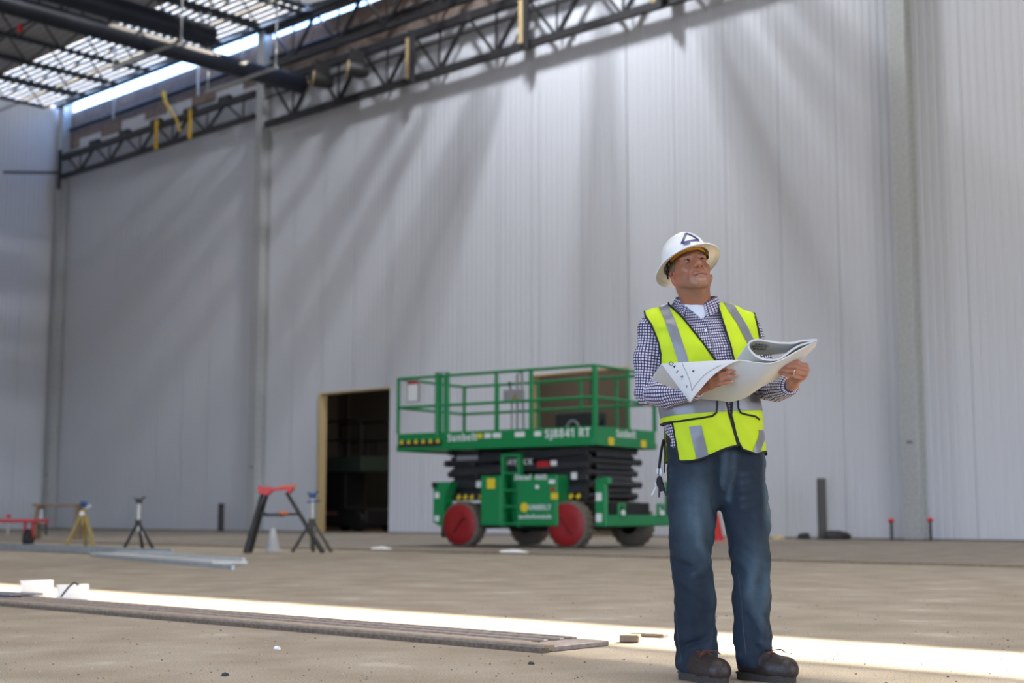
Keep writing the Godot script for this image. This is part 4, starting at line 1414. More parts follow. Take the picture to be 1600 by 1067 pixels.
	# red clips and yellow gas line among the joists
	for k in [[Vector3(-49.3, 18.98, -25.2), "red pipe clip on the bridging bar, upper right one"], [Vector3(-54.6, 19.2, -25.4), "red pipe clip on the bridging bar, lower left one"], [Vector3(-58.3, 19.2, -28.3), "red pipe clip by the left end wall"]]:
		mb = MB.new()
		mb.box(k[0], Vector3(0.16, 0.3, 0.2), Basis(Vector3.UP, 0.4), 0.03)
		tag(obj("pipe_clip", mb, M.bright_red), k[1], "clip", "red pipe clips under the roof")
	mb = MB.new()
	mb.tube([Vector3(-55.2, 19.65, -24), Vector3(-55.0, 19.6, -28), Vector3(-54.6, 19.5, -31)], 0.06, 6)
	tag(obj("gas_line", mb, mat(lin(0.35, 0.24, 0.05), 0.5)), "thin yellow gas line running between the joists", "pipe")

# ---------------------------------------------------------------- a distance field on a grid, meshed with surface nets
class Field:
	var o: Vector3
	var h: float
	var nx: int
	var ny: int
	var nz: int
	var k: float
	var s := PackedFloat32Array()   # first a sum of exp(-k d), later the distance itself
	var V := PackedVector3Array()
	var N := PackedVector3Array()
	var Q := PackedInt32Array()
	func _init(lo: Vector3, hi: Vector3, cell: float, kk: float) -> void:
		o = lo
		h = cell
		k = kk
		nx = int((hi.x - lo.x) / h) + 2
		ny = int((hi.y - lo.y) / h) + 2
		nz = int((hi.z - lo.z) / h) + 2
		s.resize(nx * ny * nz)
		s.fill(0.0)
	func span(lo: Vector3, hi: Vector3) -> Array:
		return [maxi(0, int((lo.x - o.x) / h)), mini(nx - 1, int((hi.x - o.x) / h) + 1), maxi(0, int((lo.y - o.y) / h)), mini(ny - 1, int((hi.y - o.y) / h) + 1), maxi(0, int((lo.z - o.z) / h)), mini(nz - 1, int((hi.z - o.z) / h) + 1)]
	# tapered capsule
	func bone(a: Vector3, b: Vector3, ra: float, rb: float) -> void:
		var m := maxf(ra, rb) + 5.0 / k
		var mm := Vector3(m, m, m)
		var r := span(a.min(b) - mm, a.max(b) + mm)
		var ab := b - a
		var l2 := maxf(ab.length_squared(), 1e-9)
		for z in range(r[4], r[5] + 1):
			for y in range(r[2], r[3] + 1):
				var i: int = (z * ny + y) * nx
				var p := o + Vector3(0, y, z) * h
				for x in range(r[0], r[1] + 1):
					p.x = o.x + x * h
					var t := clampf((p - a).dot(ab) / l2, 0.0, 1.0)
					var d := (p - a - ab * t).length() - ra - (rb - ra) * t
					if d < m:
						s[i + x] += exp(-k * d)
	func chain(pts: Array, rs: Array) -> void:
		for i in pts.size() - 1:
			bone(pts[i], pts[i + 1], rs[i], rs[i + 1])
	func ellipsoid(c: Vector3, rad: Vector3, b := Basis.IDENTITY) -> void:
		var m := maxf(rad.x, maxf(rad.y, rad.z)) + 5.0 / k
		var mm := Vector3(m, m, m)
		var r := span(c - mm, c + mm)
		var bt := b.transposed()
		for z in range(r[4], r[5] + 1):
			for y in range(r[2], r[3] + 1):
				var i: int = (z * ny + y) * nx
				for x in range(r[0], r[1] + 1):
					var q: Vector3 = bt * (o + Vector3(x, y, z) * h - c)
					var e := q / rad
					var l := e.length()
					var g := (e / rad).length()
					var d := l * (l - 1.0) / maxf(g, 1e-6)
					if l < 1e-4:
						d = -minf(rad.x, minf(rad.y, rad.z))
					if d < 5.0 / k:
						s[i + x] += exp(-k * d)
	# stack of ellipses: rows of [y, centre x, centre z, half width, half depth], turned by yaw
	func stack(rows: Array, yaw: float, inflate := 0.0) -> void:
		var cb := cos(yaw)
		var sb := sin(yaw)
		var y0: float = rows[0][0]
		var y1: float = rows[-1][0]
		for y in range(maxi(0, int((y0 - 0.03 - o.y) / h)), mini(ny, int((y1 + 0.05 - o.y) / h) + 1)):
			var py := o.y + y * h
			var q := clampf(py, y0, y1)
			var j := 0
			while j < rows.size() - 2 and rows[j + 1][0] < q:
				j += 1
			var f: float = smoothstep(0.0, 1.0, (q - rows[j][0]) / (rows[j + 1][0] - rows[j][0])) * 0.5 + 0.5 * (q - rows[j][0]) / (rows[j + 1][0] - rows[j][0])
			var cx: float = lerpf(rows[j][1], rows[j + 1][1], f)
			var cz: float = lerpf(rows[j][2], rows[j + 1][2], f)
			var a: float = lerpf(rows[j][3], rows[j + 1][3], f) + inflate
			var b: float = lerpf(rows[j][4], rows[j + 1][4], f) + inflate
			var over := absf(py - q)
			for z in nz:
				var pz := o.z + z * h - cz
				var i: int = (z * ny + y) * nx
				for x in nx:
					var px := o.x + x * h - cx
					var u := (px * cb - pz * sb) / a
					var w := (px * sb + pz * cb) / b
					var l := pow(pow(absf(u), 2.4) + pow(absf(w), 2.4), 1.0 / 2.4)
					var d := (l - 1.0) * lerpf(b, a, clampf(absf(u) / maxf(l, 1e-4), 0.0, 1.0))
					if over > 0.0:
						d = maxf(d, 0.0) * 0.7 + over if d > -over else maxf(d, over)
					if d < 5.0 / k:
						s[i + x] += exp(-k * d)
	func finish() -> void:
		for i in s.size():
			s[i] = -log(s[i]) / k if s[i] > 1e-4 else 9.0 / k
	func carve(c: Vector3, r: float, soft: float) -> void:
		carve_bone(c, c, r, soft)
	func carve_bone(a: Vector3, b: Vector3, r: float, soft: float) -> void:
		var m := r + soft * 3.0
		var mm := Vector3(m, m, m)
		var sp := span(a.min(b) - mm, a.max(b) + mm)
		var ab := b - a
		var l2 := maxf(ab.length_squared(), 1e-9)
		for z in range(sp[4], sp[5] + 1):
			for y in range(sp[2], sp[3] + 1):
				var i: int = (z * ny + y) * nx
				for x in range(sp[0], sp[1] + 1):
					var p := o + Vector3(x, y, z) * h
					var t := clampf((p - a).dot(ab) / l2, 0.0, 1.0)
					var d := r - (p - a - ab * t).length()
					var v := s[i + x]
					var e := maxf(soft - absf(v - d), 0.0) / soft
					s[i + x] = maxf(v, d) + e * e * soft * 0.25
	# f(p) is added to the distance near the surface
	func mod(f: Callable, band := 0.03) -> void:
		for z in nz:
			for y in ny:
				var i: int = (z * ny + y) * nx
				for x in nx:
					if absf(s[i + x]) < band:
						s[i + x] += f.call(o + Vector3(x, y, z) * h)
	func cut_plane(n: Vector3, d: float) -> void:
		for z in nz:
			for y in ny:
				var i: int = (z * ny + y) * nx
				for x in nx:
					s[i + x] = maxf(s[i + x], n.dot(o + Vector3(x, y, z) * h) - d)
	func at(p: Vector3) -> float:
		var q := (p - o) / h
		var x := clampi(int(q.x), 0, nx - 2)
		var y := clampi(int(q.y), 0, ny - 2)
		var z := clampi(int(q.z), 0, nz - 2)
		var f := (q - Vector3(x, y, z)).clamp(Vector3.ZERO, Vector3.ONE)
		var i := (z * ny + y) * nx + x
		var a := lerpf(lerpf(s[i], s[i + 1], f.x), lerpf(s[i + nx], s[i + nx + 1], f.x), f.y)
		i += nx * ny
		var b := lerpf(lerpf(s[i], s[i + 1], f.x), lerpf(s[i + nx], s[i + nx + 1], f.x), f.y)
		return lerpf(a, b, f.z)
	# the surface met when coming along dir from p
	func hit(p: Vector3, dir: Vector3, most := 0.8) -> Vector3:
		var t := 0.0
		while t < most:
			var d := at(p + dir * t)
			if d < 0.0005:
				break
			t += maxf(d * 0.7, 0.001)
		return p + dir * t
	func grad(p: Vector3) -> Vector3:
		var e := h * 0.8
		return Vector3(at(p + Vector3(e, 0, 0)) - at(p - Vector3(e, 0, 0)), at(p + Vector3(0, e, 0)) - at(p - Vector3(0, e, 0)), at(p + Vector3(0, 0, e)) - at(p - Vector3(0, 0, e))).normalized()
	func nets() -> void:
		var idx := PackedInt32Array()
		idx.resize(s.size())
		idx.fill(-1)
		var sl := nx * ny
		for z in nz - 1:
			for y in ny - 1:
				var row: int = (z * ny + y) * nx
				for x in nx - 1:
					var i := row + x
					var a := s[i]
					if absf(a) > 4.0 * h + 0.016:
						continue
					var b := s[i + 1]
					var c := s[i + nx]
					var d := s[i + nx + 1]
					var e := s[i + sl]
					var f := s[i + sl + 1]
					var g := s[i + sl + nx]
					var l := s[i + sl + nx + 1]
					var m := int(a < 0) + int(b < 0) + int(c < 0) + int(d < 0) + int(e < 0) + int(f < 0) + int(g < 0) + int(l < 0)
					if m == 0 or m == 8:
						continue
					var p := Vector3.ZERO
					var n := 0
					if (a < 0) != (b < 0): p += Vector3(a / (a - b), 0, 0); n += 1
					if (c < 0) != (d < 0): p += Vector3(c / (c - d), 1, 0); n += 1
					if (e < 0) != (f < 0): p += Vector3(e / (e - f), 0, 1); n += 1
					if (g < 0) != (l < 0): p += Vector3(g / (g - l), 1, 1); n += 1
					if (a < 0) != (c < 0): p += Vector3(0, a / (a - c), 0); n += 1
					if (b < 0) != (d < 0): p += Vector3(1, b / (b - d), 0); n += 1
					if (e < 0) != (g < 0): p += Vector3(0, e / (e - g), 1); n += 1
					if (f < 0) != (l < 0): p += Vector3(1, f / (f - l), 1); n += 1
					if (a < 0) != (e < 0): p += Vector3(0, 0, a / (a - e)); n += 1
					if (b < 0) != (f < 0): p += Vector3(1, 0, b / (b - f)); n += 1
					if (c < 0) != (g < 0): p += Vector3(0, 1, c / (c - g)); n += 1
					if (d < 0) != (l < 0): p += Vector3(1, 1, d / (d - l)); n += 1
					idx[i] = V.size()
					V.append(o + (Vector3(x, y, z) + p / n) * h)
					N.append(Vector3(b + d + f + l - a - c - e - g, c + d + g + l - a - b - e - f, e + f + g + l - a - b - c - d).normalized())
		var steps := [1, nx, sl]
		for z in range(1, nz - 1):
			for y in range(1, ny - 1):
				var row: int = (z * ny + y) * nx
				for x in range(1, nx - 1):
					var i := row + x
					if idx[i] < 0 and idx[i - 1] < 0 and idx[i - nx] < 0 and idx[i - sl] < 0:
						continue
					var ins := s[i] < 0
					for ax in 3:
						var j: int = i + steps[ax]
						if (s[j] < 0) == ins:
							continue
						var u: int = steps[(ax + 1) % 3]
						var w: int = steps[(ax + 2) % 3]
						var q0 := idx[i - u - w]
						var q1 := idx[i - w]
						var q2 := idx[i]
						var q3 := idx[i - u]
						if q0 < 0 or q1 < 0 or q2 < 0 or q3 < 0:
							continue
						if ins:
							Q.append(q0); Q.append(q1); Q.append(q2); Q.append(q3)
						else:
							Q.append(q3); Q.append(q2); Q.append(q1); Q.append(q0)
		# smooth the normals once over the quads
		var M2 := PackedVector3Array()
		M2.resize(V.size())
		for i in range(0, Q.size(), 4):
			var sum := N[Q[i]] + N[Q[i + 1]] + N[Q[i + 2]] + N[Q[i + 3]]
			for j in 4:
				M2[Q[i + j]] += sum
		for i in V.size():
			if M2[i] != Vector3.ZERO:
				N[i] = (N[i] * 2.0 + M2[i].normalized()).normalized()
	# every triangle as [a, b, c] indices
	func skin_all(mb: MB, uv = null, tint = null) -> void:
		for i in range(0, Q.size(), 4):
			for t in [[0, 1, 2], [0, 2, 3]]:
				var a := Q[i + t[0]]
				var b := Q[i + t[1]]
				var c := Q[i + t[2]]
				var us := [Vector2.ZERO, Vector2.ZERO, Vector2.ZERO]
				if uv != null:
					us = uv.call(V[a], V[b], V[c])
				mb.v.append(V[a]); mb.v.append(V[c]); mb.v.append(V[b])
				mb.n.append(N[a]); mb.n.append(N[c]); mb.n.append(N[b])
				mb.t.append(us[0]); mb.t.append(us[2]); mb.t.append(us[1])
				if mb.use_col:
					mb.c.append(tint.call(V[a])); mb.c.append(tint.call(V[c])); mb.c.append(tint.call(V[b]))
	# triangles kept where every function in keep is positive; edges that a cut left go to rim as pairs of points
	func skin_cut(mb: MB, keep: Array, off := 0.0, rim = null, uv = null) -> void:
		for i in range(0, Q.size(), 4):
			for t in [[0, 1, 2], [0, 2, 3]]:
				var P := [V[Q[i + t[0]]], V[Q[i + t[1]]], V[Q[i + t[2]]]]
				var W := [N[Q[i + t[0]]], N[Q[i + t[1]]], N[Q[i + t[2]]]]
				var gone := false
				for g in keep:
					var F := []
					for p in P:
						F.append(g.call(p))
					var P2 := []
					var W2 := []
					var edge := []
					for a in P.size():
						var b: int = (a + 1) % P.size()
						if F[a] > 0:
							P2.append(P[a]); W2.append(W[a])
						if (F[a] > 0) != (F[b] > 0):
							var f: float = F[a] / (F[a] - F[b])
							var p: Vector3 = P[a].lerp(P[b], f)
							P2.append(p); W2.append(W[a].lerp(W[b], f).normalized())
							edge.append(p)
					if P2.size() < 3:
						gone = true
						break
					P = P2
					W = W2
					if rim != null and edge.size() == 2:
						rim.append([edge[0], edge[1], W2[0], keep.find(g)])
				if gone:
					continue
				for a in range(1, P.size() - 1):
					var us := [Vector2.ZERO, Vector2.ZERO, Vector2.ZERO]
					if uv != null:
						us = uv.call(P[0], P[a], P[a + 1])
					mb.tri(P[0] + W[0] * off, P[a] + W[a] * off, P[a + 1] + W[a + 1] * off, W[0], W[a], W[a + 1], us[0], us[1], us[2])

# value at y of a list of [y, value] rows with falling y
func along(rows: Array, y: float) -> float:
	if y >= rows[0][0]:
		return rows[0][1]
	for i in rows.size() - 1:
		if y >= rows[i + 1][0]:
			return lerpf(rows[i][1], rows[i + 1][1], (rows[i][0] - y) / (rows[i][0] - rows[i + 1][0]))
	return rows[-1][1]

# ---------------------------------------------------------------- the man; own axes: x to the picture's right, y up, z towards the camera
const YAW := 0.28
const MAN_AT := Vector3(-3.359, 0, -4.87)
var folds := []     # [from, to, height, width]
var fnoise := FastNoiseLite.new()

func fold_sum(p: Vector3) -> float:
	var r := 0.0
	for f in folds:
		var ab: Vector3 = f[1] - f[0]
		var q: Vector3 = p - f[0]
		var t := clampf(q.dot(ab) / ab.length_squared(), 0.0, 1.0)
		var d2: float = (q - ab * t).length_squared() / (f[3] * f[3])
		if d2 < 5.0:
			r -= f[2] * exp(-d2) * (0.35 + 0.65 * sin(PI * clampf(t, 0.08, 0.92)))
	return r

# lays the ends of the folds on the cloth
func snap_folds(F: Field) -> void:
	for f in folds:
		for i in 2:
			if f[i].z > -0.02:
				f[i] = F.hit(Vector3(f[i].x, f[i].y, 0.34), Vector3(0, 0, -1), 0.5)

func cloth_uv(bones: Array, scale: float) -> Callable:
	return func(a: Vector3, b: Vector3, c: Vector3) -> Array:
		var m := (a + b + c) / 3.0
		var best := 1e9
		var bo: Array = bones[0]
		for q in bones:
			var ab: Vector3 = q[1] - q[0]
			var t := clampf((m - q[0]).dot(ab) / ab.length_squared(), 0.0, 1.0)
			var d: float = (m - q[0] - ab * t).length() - q[2]
			if d < best:
				best = d
				bo = q
		var ax: Vector3 = (bo[1] - bo[0]).normalized()
		var e0 := ax.cross(Vector3.BACK if absf(ax.z) < 0.8 else Vector3.UP).normalized()
		var e1 := ax.cross(e0)
		var rel: Vector3 = m - bo[0]
		var am := atan2(rel.dot(e1), rel.dot(e0))
		var out := []
		for p in [a, b, c]:
			var r: Vector3 = p - bo[0]
			var an := atan2(r.dot(e1), r.dot(e0))
			an = am + wrapf(an - am, -PI, PI)
			out.append(Vector2(an * bo[2], r.dot(ax)) / scale)
		return out

func check_texture() -> ImageTexture:
	var im := Image.create(64, 64, false, Image.FORMAT_RGB8)
	var base := Color(0.80, 0.78, 0.83)
	im.fill(base)
	var navy := Color(0.09, 0.08, 0.19)
	var plum := Color(0.30, 0.13, 0.22)
	for x in 64:
		for y in 64:
			var gx := (x % 32) / 32.0
			var gy := (y % 32) / 32.0
			var c := base
			var cx: Color = navy if x < 32 else navy.lerp(plum, 0.25)
			var cy: Color = navy if y < 32 else navy.lerp(plum, 0.25)
			var wx := gx < 0.36
			var wy := gy < 0.36
			if wx and wy:
				c = cx.lerp(cy, 0.5) * 0.8
			elif wx:
				c = base.lerp(cx, 0.72)
			elif wy:
				c = base.lerp(cy, 0.72)
			im.set_pixel(x, y, c)
	return ImageTexture.create_from_image(im)

func man_materials() -> void:
	M.skin = mat(Color.WHITE, 0.48)
	M.skin.vertex_color_use_as_albedo = true
	M.skin.subsurf_scatter_enabled = true
	M.skin.subsurf_scatter_strength = 0.08
	M.shirt = mat(Color(1, 1, 1), 0.85)
	M.shirt.albedo_texture = check_texture()
	M.vest = noisy(lin(0.50, 0.64, 0.003), lin(0.58, 0.73, 0.005), 0.7, 0.0, 0.05, 71, 0.06, 2, 0.25, false)
	M.vest.backlight_enabled = true
	M.vest.backlight = Color(0.25, 0.3, 0.0)
	M.stripe = mat(lin(0.20, 0.20, 0.215), 0.42, 0.15)
	M.piping = mat(lin(0.008, 0.008, 0.01), 0.75)
	M.denim = mat(Color.WHITE, 0.85)
	M.denim.vertex_color_use_as_albedo = true
	M.denim.albedo_texture = noise_tex(512, 0.05, 4, [[0.2, Color(0.62, 0.64, 0.68)], [0.55, Color(0.9, 0.9, 0.92)], [0.8, Color(1, 1, 1)]], 81)
	M.denim.uv1_triplanar = true
	M.denim.uv1_scale = Vector3(26, 7, 26)
	M.thread = mat(lin(0.06, 0.065, 0.075), 0.85)
	M.leather = noisy(lin(0.016, 0.010, 0.008), lin(0.055, 0.034, 0.026), 0.5, 0.0, 0.16, 91, 0.03, 4, 0.4, false)
	M.sole = noisy(lin(0.028, 0.022, 0.017), lin(0.10, 0.082, 0.065), 0.9, 0.0, 0.1, 92, 0.04, 3, 0.0, false)
	M.lace = mat(lin(0.12, 0.035, 0.02), 0.8)
	M.hat = mat(lin(0.80, 0.79, 0.75), 0.28)
	M.hat.backlight_enabled = true
	M.hat.backlight = Color(0.35, 0.33, 0.22)
	M.band = mat(lin(0.75, 0.33, 0.02), 0.7)
	M.hair = mat(lin(0.13, 0.095, 0.06), 0.8)
	M.eye_white = mat(lin(0.40, 0.36, 0.33), 0.2)
	M.iris = mat(lin(0.03, 0.025, 0.02), 0.15)
	M.tee = mat(lin(0.72, 0.74, 0.78), 0.85)
	M.paper = mat(lin(0.56, 0.555, 0.53), 0.8)
	M.ink = mat(lin(0.02, 0.022, 0.03), 0.8)
	M.logo = mat(lin(0.012, 0.02, 0.14), 0.4)

var sleeve_bones := []
var torso_rows := []
var vestF: Field

func build_man() -> void:
	man_materials()
	var man := thing("person", "man in white hard hat, yellow vest, checked shirt and jeans, looking up from his drawings", "person", MAN_AT, deg_to_rad(34.6))
	torso_rows = [[0.93, -0.062, 0.0, 0.192, 0.135], [1.05, -0.068, 0.006, 0.195, 0.142], [1.2, -0.085, 0.004, 0.195, 0.137], [1.34, -0.103, 0.0, 0.203, 0.128], [1.42, -0.112, -0.008, 0.190, 0.112], [1.475, -0.120, -0.014, 0.140, 0.092], [1.525, -0.126, -0.016, 0.078, 0.072]]
	build_jeans(man)
	build_shirt(man)
	build_vest(man)
	build_body(man)
	build_boots(man)
	build_hat(man)
	build_belt(man)
	build_drawings()
	build_keys()

func build_jeans(man: Node3D) -> void:
	var F := Field.new(Vector3(-0.32, 0.0, -0.2), Vector3(0.22, 1.03, 0.22), 0.0085, 90.0)
	F.stack([[0.70, -0.052, -0.004, 0.10, 0.055], [0.78, -0.052, -0.005, 0.165, 0.105], [0.84, -0.054, -0.005, 0.190, 0.130], [0.88, -0.055, -0.004, 0.196, 0.136], [0.99, -0.060, 0.0, 0.190, 0.132]], YAW)
	F.chain([Vector3(-0.148, 0.86, 0.01), Vector3(-0.146, 0.74, 0.02), Vector3(-0.157, 0.60, 0.035), Vector3(-0.158, 0.46, 0.035), Vector3(-0.150, 0.32, 0.012), Vector3(-0.147, 0.16, 0.0), Vector3(-0.146, 0.04, 0.0)], [0.098, 0.098, 0.088, 0.074, 0.078, 0.074, 0.080])
	F.chain([Vector3(0.040, 0.86, -0.01), Vector3(0.056, 0.74, -0.01), Vector3(0.072, 0.60, 0.0), Vector3(0.080, 0.46, 0.01), Vector3(0.082, 0.32, -0.01), Vector3(0.082, 0.18, -0.02), Vector3(0.085, 0.06, -0.02)], [0.098, 0.094, 0.084, 0.074, 0.070, 0.070, 0.076])
	F.finish()
	folds = []
	# whiskers at the hips
	for k in 5:
		folds.append([Vector3(-0.24, 0.845 - k * 0.028, 0.08), Vector3(-0.07, 0.83 - k * 0.034, 0.12), 0.0035 + 0.001 * (k % 2), 0.010])
		folds.append([Vector3(0.05, 0.82 - k * 0.032, 0.10), Vector3(0.145, 0.835 - k * 0.028, 0.06), 0.0035 + 0.001 * (k % 2), 0.010])
	# fly and the crease below it
	folds.append([Vector3(-0.02, 0.90, 0.135), Vector3(-0.035, 0.76, 0.11), 0.010, 0.018])
	folds.append([Vector3(0.02, 0.90, 0.13), Vector3(-0.005, 0.72, 0.09), 0.008, 0.012])
	folds.append([Vector3(-0.05, 0.86, 0.13), Vector3(-0.06, 0.66, 0.09), -0.012, 0.022])
	# left leg: long diagonal fold to the knee, then folds below
	folds.append([Vector3(-0.155, 0.66, 0.11), Vector3(-0.125, 0.54, 0.115), 0.011, 0.020])
	folds.append([Vector3(-0.125, 0.54, 0.115), Vector3(-0.085, 0.475, 0.09), 0.014, 0.017])
	folds.append([Vector3(-0.085, 0.475, 0.09), Vector3(-0.145, 0.425, 0.11), 0.012, 0.014])
	folds.append([Vector3(-0.23, 0.47, 0.06), Vector3(-0.15, 0.445, 0.11), -0.010, 0.018])
	folds.append([Vector3(-0.085, 0.42, 0.06), Vector3(-0.075, 0.24, 0.05), 0.010, 0.024])
	folds.append([Vector3(-0.075, 0.20, 0.04), Vector3(-0.11, 0.10, 0.07), 0.012, 0.016])
	folds.append([Vector3(-0.20, 0.13, 0.06), Vector3(-0.10, 0.17, 0.07), -0.009, 0.016])
	folds.append([Vector3(-0.21, 0.07, 0.05), Vector3(-0.09, 0.13, 0.07), 0.010, 0.013])
	folds.append([Vector3(-0.07, 0.13, 0.02), Vector3(-0.075, 0.05, 0.04), 0.012, 0.018])
	# right leg
	folds.append([Vector3(0.00, 0.48, 0.05), Vector3(0.04, 0.42, 0.075), -0.010, 0.018])
	folds.append([Vector3(0.10, 0.47, 0.08), Vector3(0.065, 0.34, 0.07), 0.012, 0.020])
	folds.append([Vector3(0.065, 0.34, 0.07), Vector3(0.13, 0.19, 0.04), 0.014, 0.017])
	folds.append([Vector3(0.15, 0.45, 0.05), Vector3(0.12, 0.28, 0.05), 0.014, 0.018])
	folds.append([Vector3(0.06, 0.25, 0.06), Vector3(0.10, 0.14, 0.05), -0.010, 0.020])
	folds.append([Vector3(0.10, 0.16, 0.06), Vector3(0.15, 0.13, 0.03), 0.013, 0.015])
	folds.append([Vector3(0.03, 0.10, 0.05), Vector3(0.15, 0.12, 0.03), 0.008, 0.013])
	folds.append([Vector3(0.15, 0.80, 0.04), Vector3(0.155, 0.62, 0.03), 0.008, 0.022])
	fnoise.seed = 5
	fnoise.frequency = 1.0
	fnoise.fractal_octaves = 3
	snap_folds(F)
	F.mod(func(p: Vector3) -> float: return 2.3 * fold_sum(p) - 0.012 * fnoise.get_noise_3d(p.x * 7.0, p.y * 9.0 + p.x * 4.0, p.z * 7.0), 0.03)
	# hems
	F.cut_plane(Vector3(0.06, -1, -0.28), -0.058)
	F.cut_plane(Vector3.UP, 0.995)
	F.nets()
	var mb := MB.new()
	mb.use_col = true
	var shade := FastNoiseLite.new()
	shade.seed = 8
	shade.frequency = 1.0
	F.skin_all(mb, null, func(p: Vector3) -> Color:
		# denim wash on thighs, knees and whiskers; fold crests and right edge painted paler
		var deep := Color(0.006, 0.016, 0.030)
		var faded := Color(0.115, 0.175, 0.205)
		var fl := exp(-(Vector2(p.x + 0.135, (p.y - 0.66) * 0.42).length_squared()) / 0.0045) * (1.0 if p.z > 0.0 else 0.4)
		var fr := exp(-(Vector2(p.x - 0.105, (p.y - 0.40) * 0.35).length_squared()) / 0.0035) * (1.0 if p.z > 0.0 else 0.4)
		var side := smoothstep(0.125, 0.16, p.x) * smoothstep(0.5, 0.7, p.y) * 0.9
		var wh := 0.0
		if p.y > 0.68:
			wh = clampf(-fold_sum(p) * 90.0, 0.0, 0.55)
		var kn := clampf(-fold_sum(p) * 75.0, 0.0, 0.9)
		var n := 0.5 + 0.5 * shade.get_noise_3d(p.x * 22, p.y * 5, p.z * 22)
		return deep.lerp(faded, clampf(0.75 * fl + 0.55 * fr + side + wh + kn * 0.6, 0.0, 1.0) * (0.55 + 0.6 * n) + 0.06 * n))
	var j := obj("jeans", mb, M.denim, man)
	# seams: outseam of the left leg, inseam of the right, hems, pocket
	var seams := [[[Vector3(-0.26, 0.68, 0.06), Vector3(-0.245, 0.55, 0.07), Vector3(-0.235, 0.44, 0.06), Vector3(-0.225, 0.3, 0.05), Vector3(-0.215, 0.16, 0.05), Vector3(-0.2, 0.06, 0.05)], -1.0], [[Vector3(0.03, 0.42, 0.09), Vector3(0.04, 0.32, 0.09), Vector3(0.045, 0.2, 0.08), Vector3(0.055, 0.09, 0.08)], -1.0], [[Vector3(0.02, 0.88, 0.2), Vector3(0.015, 0.80, 0.2), Vector3(-0.01, 0.75, 0.2)], 0.0], [[Vector3(-0.03, 0.87, 0.2), Vector3(-0.035, 0.81, 0.2), Vector3(-0.035, 0.77, 0.2)], 0.0]]
	for sm in seams:
		mb = MB.new()
		var pts := []
		for i in sm[0].size() - 1:
			for q in 6:
				var p: Vector3 = sm[0][i].lerp(sm[0][i + 1], q / 6.0)
				p.z = 0.25
				pts.append(F.hit(p, Vector3(0, 0, -1), 0.4))
		mb.tube(pts, 0.0016, 5)
		obj("seam", mb, M.thread, j)

